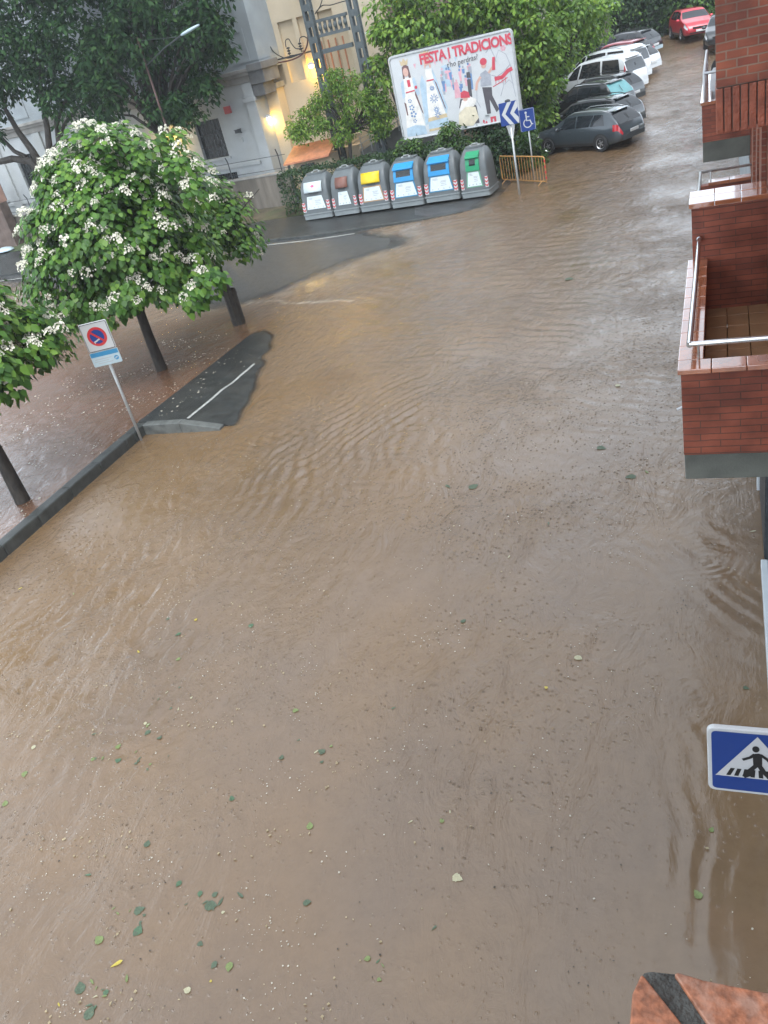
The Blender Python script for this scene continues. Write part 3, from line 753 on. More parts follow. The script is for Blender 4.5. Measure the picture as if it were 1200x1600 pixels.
mb.flat(stroke(P2((.53, .655), (.60, .59), (.64, .525)), q * .036), y_ - .0003)
mb.flat(P2((.61, .515), (.67, .50), (.66, .575), (.62, .565)), y_ - .0006)
mb.flat(stroke(P2((.485, .475), (.43, .395), (.415, .32), (.365, .285)), q * .052), y_ - .0004)
mb.flat(stroke(P2((.525, .475), (.565, .39), (.61, .325), (.66, .285)), q * .052), y_ - .0005)
for k, xx in enumerate((.21, .29, .375, .455, .54, .62, .70)):
    sk = (.5 - xx) * .16
    mb.flat(P2((xx - .022, .285), (xx + .022, .285), (xx + .022 + sk, .405), (xx - .022 + sk, .405)), y_ + .0004)
mb.build('walking_figure', 'sign_black', cs)
mb = MB(); mb.box(.30, .51, .002, .03, .20, .225); mb.box(.30, .51, .002, .03, .30, .325)
mb.build('bracket', 'galv', cs, bevel=.003)
for k in range(2):
    mb = MB(); mb.sphere((.29 + .05 * k, -.014, .446), .006); mb.build('bolt', 'galv', cs)
# ------------------------------------------------------------------ signs and barrier
def pole(mb, h, r=.03, z0=-.5): mb.tube([(0, 0, z0), (0, 0, h)], r, 12)
# no-parking sign
np_ = thing('no_parking_sign', 'white no parking sign on leaning grey pole at the plaza kerb', 'sign', (-12.14, 13.50, 0), math.radians(22))
mb = MB(); pole(mb, 2.62, .032); mb.build('pole', 'galv', np_, smooth=True)
mb = MB(); mb.prism(rrect(-.30, .30, 2.18, 2.80, .035), -.07, -.035); bd = mb.build('board', 'sign_white', np_, bevel=.008)
mb = MB(); mb.flat(circle(0, 2.49, .205, 40), -.072); mb.build('red_ring', 'sign_red', np_)
mb = MB(); mb.flat(circle(0, 2.49, .150, 40), -.0735); mb.build('blue_disc', 'sign_blue', np_)
mb = MB(); mb.flat(stroke([(-.115, 2.605), (.115, 2.375)], .045), -.075); mb.build('red_bar', 'sign_red', np_)
mb = MB(); mb.flat(stroke([(-.10, 2.385), (-.05, 2.40), (.0, 2.425), (.03, 2.43)], .03), -.0756); mb.flat(stroke([(-.10, 2.375), (-.08, 2.375)], .045), -.0758); mb.build('tow_mark', 'sign_white', np_)
mb = MB(); fr = rrect(-.30, .30, 2.18, 2.80, .035)
mb.tube([(x, -.072, z) for x, z in rrect(-.283, .283, 2.197, 2.783, .03)] + [(rrect(-.283, .283, 2.197, 2.783, .03)[0][0], -.072, rrect(-.283, .283, 2.197, 2.783, .03)[0][1])], .006, 5)
mb.build('border', 'dark_metal', np_)
mb = MB(); mb.prism(rrect(-.31, .31, 1.86, 2.172, .025), -.068, -.040); mb.build('lower_plate', 'sign_pale', np_, bevel=.004)
mb = MB(); mb.flat([(-.30, 2.07), (.30, 2.07), (.30, 2.165), (-.30, 2.165)], -.0695); mb.build('blue_band', 'sign_cyan', np_)
mb = MB()
for k, (a, b) in enumerate(((-.24, .12), (-.26, .05), (-.2, .13))): mb.flat([(a, 2.02 - k * .045), (b, 2.02 - k * .045), (b, 2.005 - k * .045), (a, 2.005 - k * .045)], -.0695)
mb.build('small_print', 'sign_grey', np_)
mb = MB(); mb.flat(circle(.22, 1.975, .05, 24), -.0695); mb.build('round_emblem', 'sign_cyan', np_)
mb = MB(); mb.flat(stroke([(.19, 1.955), (.22, 1.985), (.25, 1.98)], .018), -.0705); mb.build('emblem_mark', 'sign_white', np_)
for z in (2.3, 2.6): mb = MB(); mb.box(-.05, .05, -.04, .036, z, z + .03); mb.build('clamp', 'galv', np_)
# chevron sign
ch = thing('chevron_sign', 'blue bend sign with two white chevrons pointing left on a grey post', 'sign', (-7.14, 32.30, 0), math.radians(10))
mb = MB(); pole(mb, 2.55, .04); mb.build('pole', 'galv', ch, smooth=True)
mb = MB(); mb.prism([(-.05, 2.0), (.05, 2.0), (.17, 2.5), (-.17, 2.5)], -.03, .03); mb.build('bracket', 'galv', ch)
mb = MB(); mb.prism(rrect(-.33, .33, 2.46, 3.22, .03), -.075, -.045); mb.build('board', 'sign_blue', ch)
for x in (-.26, .04):
    mb = MB(); mb.flat([(x, 2.84), (x + .24, 3.21), (x + .39, 3.21), (x + .13, 2.84), (x + .39, 2.47), (x + .24, 2.47)][::1], -.077)
    if x > 0: mb = MB(); mb.flat([(x, 2.84), (x + .24, 3.21), (x + .285, 3.21), (x + .285, 3.0), (x + .14, 2.84), (x + .285, 2.66), (x + .285, 2.47), (x + .24, 2.47)], -.077)
    mb.build('chevron', 'sign_white', ch)
mb = MB(); mb.sphere((0, -.04, 3.25), (.10, .03, .06)); mb.build('cap', 'dark_metal', ch)
# disabled parking sign
ds = thing('disabled_parking_sign', 'blue disabled parking sign with white wheelchair symbol on a slim post', 'sign', (-6.86, 34.0, G(-6.86, 34)), math.radians(8))
mb = MB(); pole(mb, 2.6, .03); mb.build('pole', 'galv', ds, smooth=True)
mb = MB(); mb.prism(rrect(-.29, .29, 1.86, 2.64, .04), -.06, -.033); mb.build('board', 'sign_blue', ds)
mb = MB(); y_ = -.062
mb.flat(circle(-.03, 2.50, .042, 18), y_)
mb.flat(stroke([(-.03, 2.45), (-.025, 2.22), (.10, 2.22), (.15, 2.07), (.20, 2.085)], .045), y_ - .0005)
mb.flat(stroke([(-.03, 2.35), (.09, 2.35)], .035), y_ - .001)
mb.flat(stroke([(.0 + .145 * math.cos(a), 2.13 + .145 * math.sin(a)) for a in [math.radians(115 + 215 * k / 20) for k in range(21)]], .035), y_ - .0015)
mb.build('wheelchair_symbol', 'sign_white', ds)
mb = MB()
mb.tube([(x, -.062, z) for x, z in rrect(-.27, .27, 1.88, 2.62, .035)], .007, 4); mb.build('border', 'sign_white', ds)
# orange crowd barrier
p0, p1_ = Vector((-8.35, 35.0)), Vector((-6.25, 33.2))
d = p1_ - p0; ln = d.length
br = thing('crowd_barrier', 'orange tubular crowd barrier standing in shallow water behind the chevron post', 'barrier', (p0.x, p0.y, .02), math.atan2(d.y, d.x))
mb = MB(); fr = [(.06, 0, .10), (.0, 0, .16), (0, 0, .94), (.06, 0, 1.0), (ln - .06, 0, 1.0), (ln, 0, .94), (ln, 0, .16), (ln - .06, 0, .10), (.06, 0, .10)]
mb.tube(fr, .024, 8); mb.build('frame', 'orange', br, smooth=True)
for k in range(15):
    x = ln * (k + 1) / 16; mb = MB(); mb.tube([(x, 0, .1), (x, 0, 1.0)], .011, 6); mb.build('bar', 'orange', br)
for x in (.25, ln - .25):
    mb = MB(); mb.tube([(x, -.25, -.1), (x, -.22, 0), (x, 0, .12), (x, .22, 0), (x, .25, -.1)], .018, 6); mb.build('foot', 'orange', br)
mb = MB()
for z in (.2, .4, .6, .8): mb.tube([(ln, -.004, z), (ln, -.004, z + .09)], .027, 8)
mb.build('warning_tape', 'sign_red', br)

# ------------------------------------------------------------------ recycling containers
M['bin_yellow'] = pm('yellow flap', (.72, .52, .01), .4, var=.08)
M['bin_brown'] = pm('brown flap', (.17, .07, .05), .45, var=.1)
M['bin_blue'] = pm('blue hood', (.015, .24, .52), .35, var=.08)
M['bin_green'] = pm('green hood', (.01, .25, .11), .35, var=.08)
M['bin_pale'] = pm('pale flap', (.55, .62, .63), .4, var=.08)
M['pink'] = pm('pink mark', (.72, .1, .2), .5)
M['label_blue'] = pm('label border blue', (.03, .2, .36), .5)
M['label_green'] = pm('label border green', (.12, .3, .2), .5)
M['label_brown'] = pm('label border tan', (.4, .25, .13), .5)
M['label_white'] = pm('label paper', (.62, .69, .70), .5, var=.07, scale=9)
PZ = [.24, .30, .95, 1.22, 1.42, 1.57, 1.67, 1.72]
PF = [.0, .005, .055, .10, .19, .33, .47, .56]       # front face moves back with height
PW = [1.0, 1.0, .965, .94, .905, .85, .78, .70]
PB = [1.12, 1.12, 1.10, 1.08, 1.04, .97, .88, .80]
def bin_front(z): return float(np.interp(z, PZ, PF))
def front_patch(mb, x0b, x1b, x0t, x1t, z0, z1, off, mi=0, n=8):
    vs, fs = [], []
    for j in range(n + 1):
        t = j / n; z = z0 + (z1 - z0) * t
        vs += [(x0b + (x0t - x0b) * t, bin_front(z) - off, z), (x1b + (x1t - x1b) * t, bin_front(z) - off, z)]
    for j in range(n): fs.append((2 * j, 2 * j + 1, 2 * j + 3, 2 * j + 2))
    mb.add(vs, fs, mi)
def make_bin(w, style, label, loc, rz):
    b = thing('recycling_container', label, 'recycling bin', loc, rz, 'recycling containers in a row on the pavement')
    hw = w / 2
    rings = []
    for z, f, pw, pb in zip(PZ, PF, PW, PB):
        r_ = .10 if z < 1.5 else .14
        rings.append([(x, y, z) for x, y in rrect(-hw * pw, hw * pw, f, pb, r_, 4)])
    mb = MB(); mb.loft(rings); mb.build('body', 'grey_bin', b, smooth=True, angle=50)
    mb = MB(); mb.loft([[(x, y, z) for x, y in rrect(-hw - e, hw + e, -.03 - e, 1.15 + e, .07, 4)] for z, e in ((0.02, 0), (.18, .0), (.20, .02), (.245, .02))])
    mb.build('base', 'grey_bin_light', b, smooth=True, angle=40)
    lw = hw * (.62 if style in ('blue', 'white', 'yellow') else .48)
    mb = MB(); mb.loft([[(x, y, z) for x, y in rrect(-hw * .62, hw * .62, .50, .92, .08, 3)] for z in (1.70, 1.765)])
    mb.build('lid', 'grey_bin', b, smooth=True, angle=40)
    mb = MB(); mb.tube([(-.13, .7, 1.76), (-.11, .7, 1.83), (.11, .7, 1.83), (.13, .7, 1.76)], .02, 6); mb.box(-.2, -.12, .64, .76, 1.765, 1.80); mb.box(.12, .2, .64, .76, 1.765, 1.80); mb.build('lifting_hook', 'galv', b)
    # aperture
    if style in ('white', 'yellow', 'brown'):
        mm = {'white': 'bin_pale', 'yellow': 'bin_yellow', 'brown': 'bin_brown'}[style]
        mb = MB(); front_patch(mb, -lw - .03, lw + .03, -lw - .03, lw + .03, 1.04, 1.50, .012); s = mb.build('flap_recess', 'grey_bin', b)
        so = s.modifiers.new('thick', 'SOLIDIFY'); so.thickness = .02; so.offset = 0
        mb = MB(); front_patch(mb, -lw, lw, -lw, lw, 1.08, 1.47, .05); s = mb.build('flap', mm, b, smooth=True)
        so = s.modifiers.new('thick', 'SOLIDIFY'); so.thickness = .03; so.offset = 0
        mb = MB(); mb.box(-lw * .5, lw * .5, bin_front(1.07) - .10, bin_front(1.07) - .04, 1.05, 1.085); mb.build('flap_handle', 'car_plastic', b, bevel=.006)
        if style == 'white':
            mb = MB(); vs = [(x, bin_front(z) - .068, z) for x, z in ([(.0, 1.21)] + [(.09 * math.sin(t), 1.30 + .055 * abs(math.cos(t)) + .02) for t in [PI / 2 - PI * k / 10 for k in range(11)]])]
            mb.add([(x, bin_front(1.29) - .068 + (z - 1.29) * .35, z) for x, _, z in vs], [tuple(range(len(vs)))[::-1]]); mb.build('round_mark', 'pink', b)
    else:
        mm = 'bin_blue' if style == 'blue' else 'bin_green'
        mb = MB(); front_patch(mb, -lw, lw, -lw * .95, lw * .95, .98, 1.56, .03); s = mb.build('hood', mm, b)
        so = s.modifiers.new('thick', 'SOLIDIFY'); so.thickness = .05; so.offset = 0
        yv = bin_front(1.44) - .17
        mb = MB(); mb.loft([[(-lw, bin_front(1.40) - .05, 1.40), (lw, bin_front(1.40) - .05, 1.40), (lw, bin_front(1.40) + .02, 1.42), (-lw, bin_front(1.40) + .02, 1.42)], [(-lw, yv, 1.43), (lw, yv, 1.43), (lw, bin_front(1.5), 1.55), (-lw, bin_front(1.5), 1.55)], [(-lw * .97, yv + .03, 1.50), (lw * .97, yv + .03, 1.50), (lw * .97, bin_front(1.58) + .02, 1.63), (-lw * .97, bin_front(1.58) + .02, 1.63)]])
        mb.build('visor', mm, b, bevel=.008)
        aw = lw * (.72 if style == 'blue' else .45)
        mb = MB(); front_patch(mb, -aw, aw, -aw, aw, 1.16, 1.38, .058); mb.build('opening', 'win_dark', b)
    # information label
    lb, lt = hw * .66, hw * .52
    if style in ('brown', 'green'): lb, lt = hw * .5, hw * .36
    bord = {'blue': 'label_blue', 'green': 'label_green', 'white': 'grey_bin', 'yellow': 'label_brown', 'brown': 'grey_bin'}[style]
    mb = MB(); front_patch(mb, -lb - .05, lb + .05, -lt - .05, lt + .05, .38, .97, .006); lab = mb.build('label_border', bord, b)
    mb = MB(); front_patch(mb, -lb, lb, -lt, lt, .42, .93, .010); lab = mb.build('label_panel', 'label_white', b)
    mb = MB(); rr = random.Random(style)
    for k, z in enumerate((.86, .82, .76, .72, .66, .60)):
        xs_ = (-lt * .85, -lt * .15) if k < 2 else (-.02, lt * .8)
        x0, x1 = xs_[0] + rr.uniform(0, .04), xs_[1] - rr.uniform(0, .08)
        front_patch(mb, x0, x1, x0, x1, z - .012, z + .008, .013, 0, 1)
    for k in range(4):
        x = -lb * .8 + k * lb * .5; front_patch(mb, x, x + .05, x, x + .05, .46, .50, .013, 0, 1)
    mb.build('small_print', 'sign_grey', lab)
    for sx in (-1, 1):
        x = sx * hw * .86; ww = hw * .11
        mb = MB(); front_patch(mb, x - ww, x + ww, x - ww, x + ww, .33, .72, .012, 0, 4); st = mb.build('reflector_sticker', 'sign_white', b)
        mb = MB()
        for z in (.35, .48, .61):
            y0 = bin_front(z) - .016
            mb.add([(x - ww, y0, z + .06), (x, y0, z), (x + ww, y0, z + .06), (x + ww, y0 + .003, z + .115), (x, y0 + .003, z + .055), (x - ww, y0 + .003, z + .115)], [(0, 1, 4, 5), (1, 2, 3, 4)])
        mb.build('red_chevron', 'sign_red', st)
    return b
row0, row1 = Vector((-16.72, 33.32)), Vector((-8.35, 32.62))
rzb = math.atan2(row1.y - row0.y, row1.x - row0.x)
cuts = [-16.72, -15.25, -13.98, -12.55, -11.05, -9.52, -8.28]
styles = ['white', 'brown', 'yellow', 'blue', 'blue', 'green']
labels = ['grey container with pale flap and pink mark, at the far left of the bin row',
          'narrow grey container with a brown flap beside the yellow flapped one',
          'grey container with a bright yellow flap',
          'grey container with blue hood standing beside the yellow flapped one',
          'grey container with blue hood standing beside the green hooded one',
          'grey container with green hood at the right end of the bin row']
for k in range(6):
    xa, xb = cuts[k], cuts[k + 1]; xm = (xa + xb) / 2; t = (xm - row0.x) / (row1.x - row0.x)
    make_bin(xb - xa - .09, styles[k], labels[k], (xm, row0.y + (row1.y - row0.y) * t, pz(xm) + .01 + (0.06 if k > 3 else 0)), rzb)
    # (the row ends on the lower, flooded end of the pavement)

# ------------------------------------------------------------------ festival billboard
BW, BH = 5.14, 3.22
bb = thing('festival_billboard', 'large white festival billboard reading FESTA I TRADICIONS above the recycling bins', 'billboard', (-12.55, 36.0, 2.10))
mb = MB(); mb.prism(rrect(0, BW, 0, BH, .18, 4), -.05, .05); mb.build('panel', 'sign_white', bb)
mb = MB(); loop = rrect(.05, BW - .05, .05, BH - .05, .16, 4); mb.tube([(x, -.05, z) for x, z in loop + loop[:1]], .045, 6); mb.build('frame', 'galv', bb)
mb = MB(); mb.box(.9, 3.9, -.02, .06, BH - .02, BH + .045); mb.build('top_rail', 'dark_metal', bb)
for x in (.6, 2.55, 4.5):
    mb = MB(); mb.box(x - .06, x + .06, .06, .18, -2.2, BH - .3); mb.build('post', 'galv', bb)
def pr(name, c, v=.12): M[name] = pm(name, c, .5, var=v, scale=6)
pr('print red', (.50, .055, .085)); pr('print blue', (.12, .22, .40)); pr('print pale blue', (.36, .47, .56)); pr('print skin', (.55, .34, .28)); pr('print cream', (.62, .56, .42)); pr('print tan', (.50, .40, .25))
pr('print dark', (.07, .065, .075)); pr('print grey', (.30, .32, .36)); pr('print pink', (.60, .33, .38)); pr('print brown', (.14, .075, .075)); pr('print gown', (.66, .64, .60))
def U(*p): return [(a * BW, b * BH) for a, b in p]
def art(name, m_, polys, y):
    if len(polys) <= 6:
        for k, p in enumerate(polys): MB().flat(p, y - .0004 * k).build(name, m_, bb)
        return
    mb = MB()
    for k, p in enumerate(polys): mb.flat(p, y - .0004 * (k % 5))
    return mb.build(name, m_, bb)
def ell(cx, cz, rx, rz_, n=18): return [(cx * BW + rx * BW * math.cos(2 * PI * k / n), cz * BH + rz_ * BH * math.sin(2 * PI * k / n)) for k in range(n)]
# two tall procession figures
art('printed_gown', 'print gown', [U((.045, .10), (.215, .10), (.165, .60), (.095, .60)), U((.235, .13), (.405, .13), (.345, .66), (.285, .66))], -.052)
art('printed_hem', 'print pale blue', [U((.045, .05), (.215, .04), (.21, .14), (.13, .17), (.05, .15)), U((.235, .085), (.41, .10), (.405, .185), (.32, .20), (.24, .17))], -.055)
art('printed_hem', 'print tan', [U((.24, .175), (.405, .19), (.40, .235), (.245, .22)), U((.235, .06), (.40, .065), (.395, .09), (.24, .09))], -.057)
art('printed_cloak', 'print pale blue', [U((.215, .14), (.245, .16), (.275, .62), (.255, .72), (.225, .62)), U((.40, .22), (.42, .30), (.37, .62), (.345, .78), (.33, .66)), U((.155, .68), (.19, .72), (.215, .52), (.19, .50)), U((.07, .68), (.10, .72), (.09, .52), (.065, .50))], -.0535)
art('printed_cloak', 'print brown', [U((.395, .30), (.405, .28), (.36, .60), (.345, .64)), U((.205, .30), (.215, .28), (.18, .56), (.17, .52)), U((.07, .46), (.085, .44), (.085, .30), (.075, .30))], -.0555)
art('printed_bodice', 'print gown', [U((.09, .56), (.175, .56), (.17, .73), (.10, .73)), U((.285, .64), (.345, .64), (.34, .77), (.285, .77))], -.0565)
art('printed_face', 'print skin', [ell(.128, .79, .022, .05), ell(.31, .86, .022, .05)], -.0595)
art('printed_hair', 'print brown', [U((.098, .72), (.112, .72), (.118, .83), (.14, .83), (.145, .72), (.165, .72), (.158, .85), (.13, .88), (.103, .85))], -.058)
art('printed_hair', 'print skin', [U((.285, .78), (.298, .80), (.302, .90), (.32, .90), (.325, .78), (.34, .78), (.336, .92), (.31, .94), (.288, .91))], -.058)
art('printed_crown', 'print tan', [U((.10, .87), (.155, .87), (.165, .94), (.145, .91), (.128, .95), (.11, .91), (.093, .94)), U((.28, .925), (.335, .925), (.345, .985), (.325, .955), (.308, .99), (.29, .955), (.272, .985))], -.0605)
art('printed_emblem', 'print red', [U((.125, .62), (.15, .62), (.15, .70), (.125, .70)), U((.10, .555), (.175, .56), (.175, .575), (.10, .57)), U((.285, .635), (.345, .635), (.345, .65), (.285, .65)), ell(.19, .60, .012, .02)], -.060)
fl_ = []
for (cx, cz, r) in ((.12, .46, .016), (.125, .38, .022), (.13, .30, .026), (.132, .22, .016)):
    for k in range(5): fl_.append(ell(cx + math.cos(k * 1.257) * r * .7, cz + math.sin(k * 1.257) * r * 1.1, r * .35, r * .5, 8))
for (cx, cz, r) in ((.318, .55, .02), (.32, .43, .036), (.325, .30, .024), (.33, .235, .028)):
    for k in range(9): fl_.append(stroke(U((cx + math.cos(k * .7) * r * .3, cz + math.sin(k * .7) * r * .4), (cx + math.cos(k * .7) * r, cz + math.sin(k * .7) * r * 1.5)), .03))
art('printed_flowers', 'print blue', fl_, -.0565)
# crowd in the middle
cr_, cg_, cb_ = [], [], []
rr = random.Random(5)
for k in range(26):
    x = .40 + rr.random() * .24; z = .50 + rr.random() * .22; h_ = .05 + rr.random() * .07
    (cr_, cg_, cb_)[k % 3].append(U((x, z - h_), (x + .016, z - h_), (x + .02, z), (x - .004, z)))
    (cb_, cr_, cg_)[k % 3].append(ell(x + .008, z + .02, .008, .016, 8))
art('printed_crowd', 'print pink', cr_, -.0525); art('printed_crowd', 'print grey', cg_, -.0530); art('printed_crowd', 'print blue', cb_, -.0548)
art('printed_canopy', 'print pale blue', [U((.40, .69), (.50, .66), (.495, .73), (.46, .775), (.42, .765)), U((.415, .54), (.48, .52), (.48, .66), (.42, .66))], -.052)
art('printed_dancer', 'print pink', [U((.49, .38), (.545, .38), (.53, .56), (.50, .56))], -.0575)
art('printed_dancer', 'print dark', [U((.60, .30), (.625, .30), (.635, .56), (.605, .56)), U((.62, .05), (.655, .05), (.65, .25), (.625, .28)), U((.605, .58), (.64, .57), (.635, .64), (.61, .64)), U((.51, .26), (.535, .26), (.55, .36), (.53, .36))], -.059)
# crouching figure with a red cap
art('printed_blanket', 'print cream', [U((.485, .06), (.60, .03), (.655, .11), (.64, .24), (.56, .27), (.50, .20))], -.0595)
art('printed_sleeve', 'print gown', [U((.50, .20), (.56, .26), (.63, .25), (.66, .32), (.60, .38), (.54, .34))], -.0615)
art('printed_face', 'print skin', [ell(.57, .355, .02, .03)], -.063)
art('printed_cap', 'print red', [U((.535, .37), (.61, .355), (.605, .42), (.57, .45), (.54, .43))], -.0645)
# standing man with a red cap and his outlined horse
art('printed_trousers', 'print dark', [U((.715, .44), (.79, .42), (.785, .33), (.825, .16), (.80, .13), (.76, .29), (.755, .13), (.725, .13), (.72, .30))], -.0555)
art('printed_shirt', 'print grey', [U((.705, .45), (.79, .44), (.795, .56), (.76, .62), (.715, .59))], -.057)
art('printed_arm', 'print skin', [stroke(U((.715, .56), (.68, .50), (.665, .42)), .10), stroke(U((.78, .58), (.82, .64), (.83, .72)), .09), ell(.75, .675, .02, .034)], -.0585)
art('printed_cap', 'print red', [ell(.752, .715, .027, .04), U((.81, .60), (.835, .60), (.845, .74), (.825, .74))], -.060)
hl = [stroke(U((.80, .55), (.84, .52), (.90, .56), (.95, .62)), .035), stroke(U((.85, .72), (.88, .80), (.93, .74), (.96, .58)), .025), stroke(U((.90, .55), (.88, .40), (.85, .30)), .025), stroke(U((.945, .58), (.955, .40), (.965, .26)), .025), stroke(U((.89, .42), (.93, .46), (.96, .40)), .025), stroke(U((.67, .42), (.66, .30), (.68, .22)), .025), stroke(U((.78, .80), (.82, .86), (.87, .84)), .035), stroke(U((.82, .84), (.84, .75), (.85, .68)), .025)]
art('printed_outline', 'print grey', hl, -.053)
art('printed_saddle', 'print red', [stroke(U((.82, .50), (.88, .505), (.93, .56), (.965, .575)), .14), stroke(U((.80, .42), (.86, .45), (.92, .49)), .03)] + [stroke(U((.825 + .025 * k, .44), (.83 + .025 * k, .53)), .02) for k in range(4)], -.0565)
art('printed_flower', 'print pink', [ell(.915 + .012 * math.cos(k * 1.05), .81 + .02 * math.sin(k * 1.05), .009, .015, 8) for k in range(6)], -.0545)
# bunting and small emblems at the bottom
art('printed_bunting', 'print pink', [U((.20 + k * .055, .86 - .004 * k), (.222 + k * .055, .86 - .004 * k), (.211 + k * .055, .80 - .004 * k)) for k in (0, 3, 4, 5)], -.0538)
art('printed_bunting', 'print pale blue', [U((.20 + k * .055, .86 - .004 * k), (.222 + k * .055, .86 - .004 * k), (.211 + k * .055, .80 - .004 * k)) for k in (1, 2, 6)], -.0538)
art('printed_logo', 'print red', [U((.745, .02), (.79, .02), (.79, .09), (.745, .09)), ell(.69, .055, .008, .02, 8), ell(.71, .035, .008, .02, 8), ell(.695, .02, .008, .015, 8)], -.053)
art('printed_logo', 'sign_white', [U((.762, .02), (.773, .02), (.773, .065), (.762, .065))], -.0555)
text('FESTA I TRADICIONS', .50, 'print red', bb, TR(BW * .625, -.0655, BH * .885), bold=.018, spacing=.93, sx=.86)
text("t'ho perdràs?", .27, 'print dark', bb, TR(BW * .59, -.066, BH * .77) @ Matrix.Rotation(math.radians(-3), 4, 'Y'), shear=.15, sx=.9)

# ------------------------------------------------------------------ direction sign by the oak
vs_ = yp(88, 291, 36.0)
vs = thing('direction_sign', 'white road direction sign reading Vic behind the flowering tree', 'sign', (vs_.x, 36.0, .15))
mb = MB(); z1 = vs_.z + .45 - .15; mb.prism(rrect(-.65, 1.5, z1 - .55, z1, .05), -.04, 0); mb.build('board', 'sign_white', vs)
mb = MB(); mb.prism(rrect(-.65, 1.5, z1 - 1.15, z1 - .58, .05), -.04, 0); mb.build('board', 'sign_white', vs)
for x in (-.4, 1.2): mb = MB(); mb.tube([(x, .04, -.3), (x, .04, z1)], .04, 8); mb.build('post', 'galv', vs)
text('Vic', .42, 'sign_blue', vs, TR(.1, -.042, z1 - .27), bold=.012)
# small pale lid lying on the lawn
p = gp(8, 392, .18)
tag(kind(MB().loft([[(r_ * math.cos(2 * PI * k / 16) , .7 * r_ * math.sin(2 * PI * k / 16), z) for k in range(16)] for r_, z in ((.62, 0), (.60, .06), (.45, .15), (.2, .2))]).build('fallen_lid', 'sign_pale', smooth=True), 'thing'), 'pale blue domed lid lying on the grass strip by the stained wall', 'lid').location = p
# street lamp whose arm reaches out of the dark oak
b = yp(262, 205, 34.0)
sl_ = thing('street_lamp', 'street lamp on a rusty pole reaching out of the dark oak', 'street lamp', (b.x, 34.0, .1))
top = yp(225, 60, 34.0)
mb = MB(); mb.tube([(0, 0, -.2), (0, 0, top.z)], [.075, .035], 10); mb.build('pole', pm('rusty pole', (.07, .035, .03), .7), sl_, smooth=True)
a0, a1, a2_ = yp(240, 100, 34.0) - sl_.location, yp(283, 55, 33.7) - sl_.location, yp(311, 39, 33.5) - sl_.location
a0.x = 0; a0.y = 0
mb = MB(); mb.tube([a0, (a0 + a1) / 2 + Vector((0, 0, .05)), a1], .03, 8); t_ = yp(226, 61, 34.0) - sl_.location; t_.x = 0; t_.y = 0; mb.tube([t_, a1 + Vector((-.25, 0, -.02))], .015, 6); mb.build('arm', 'dark_metal', sl_)
dv = (a2_ - a1)
mb = MB(); rings = []
for t, w, hh in ((0, .05, .04), (.15, .09, .06), (.5, .12, .07), (.9, .10, .05), (1, .05, .03)):
    c = a1 + dv * t; rings.append([(c.x, c.y + w * math.cos(2 * PI * k / 10), c.z + hh * math.sin(2 * PI * k / 10)) for k in range(10)])
mb.loft(rings); mb.build('lamp_head', 'sign_pale', sl_, smooth=True)
# ------------------------------------------------------------------ old grey building beyond the cross street
ob = thing('old_building', 'old pale grey plastered building with cornice and barred windows behind the dark oaks', 'building', (-19.5, 38.3, 0), math.atan2(-.16, 1))
def O(mb, name, mats, par=None, **k): return mb.build(name, mats, par or ob, **k)
mb = MB()
# facade with openings left free : boxes between the windows (local x = -u)
wins = [(3.12, 4.72, 2.62, 4.36), (9.2, 10.7, 2.4, 4.6), (13.0, 14.5, 2.4, 4.6), (16.9, 18.4, 2.4, 4.6), (20.6, 22.1, 2.4, 4.6), (24.4, 25.9, 2.4, 4.6)]
u = .6
for a, b, z0, z1 in wins:
    mb.box(-a, -u, 0, 6, -.5, 5.9); mb.box(-b, -a, 0, 6, -.5, z0); mb.box(-b, -a, 0, 6, z1, 5.9); u = b
mb.box(-34, -u, 0, 6, -.5, 5.9)
O(mb, 'wall', 'plaster_grey')
mb = MB(); mb.box(-34, .10, .05, 6, 5.901, 21); O(mb, 'upper_wall', 'plaster_blue')
for a, b in ((.35, 1.3), (2.2, 3.6), (5.2, 6.6), (8.4, 9.8), (12.2, 13.6), (16, 17.4)):
    mb = MB(); mb.box(-b, -a, .0, .048, 6.35, 6.45); mb.box(-b, -a, .0, .048, 7.55, 7.68); mb.box(-a - .12, -a, .0, .048, 6.451, 7.549); mb.box(-b, -b + .12, .0, .048, 6.451, 7.549)
    O(mb, 'panel_moulding', 'plaster_blue')
mb = MB(); mb.box(-34, .2, -.35, .6, 5.98, 6.12); mb.box(-34, .12, -.22, .6, 5.84, 5.979); mb.box(-34, .05, -.10, .6, 5.55, 5.839)
O(mb, 'cornice', 'cornice', bevel=.02)
mb = MB(); mb.box(-.5, .35, -.25, 1.0, 5.4, 5.95); mb.box(-.4, .45, -.4, 1.0, 5.951, 6.25); mb.box(-.57, .1, -.12, .8, 4.9, 5.399)
M['cornice_dark'] = pm('dark weathered stone', (.12, .12, .12), .85, var=.3, scale=2, bump=.3, stain=(.2, .2, .19))
O(mb, 'corner_cornice', 'cornice_dark', bevel=.03)
pil = []
mb = MB(); mb.box(-1.15, -.58, -.14, .0, -.5, 5.54); mb.box(-1.25, -.52, -.20, 0, 4.75, 4.95); mb.box(-1.3, -.5, -.22, 0, -.5, 1.5)
O(mb, 'pilaster', 'plaster_grey', bevel=.015)
for u in (6.4, 12, 15.6, 19.4, 23.2): mb = MB(); mb.box(-u - .6, -u, -.12, -.001, -.5, 5.54); O(mb, 'pilaster', 'plaster_grey', bevel=.015)
mb = MB(); mb.box(-.6, .12, .02, 1, 6.32, 20.9); O(mb, 'upper_pilaster', 'plaster_blue', bevel=.02)
mb = MB(); mb.box(-34, -1.31, -.07, -.001, 2.05, 2.2); mb.box(-34, -1.31, -.05, -.0012, -.5, 1.2); O(mb, 'plinth', 'plaster_grey')
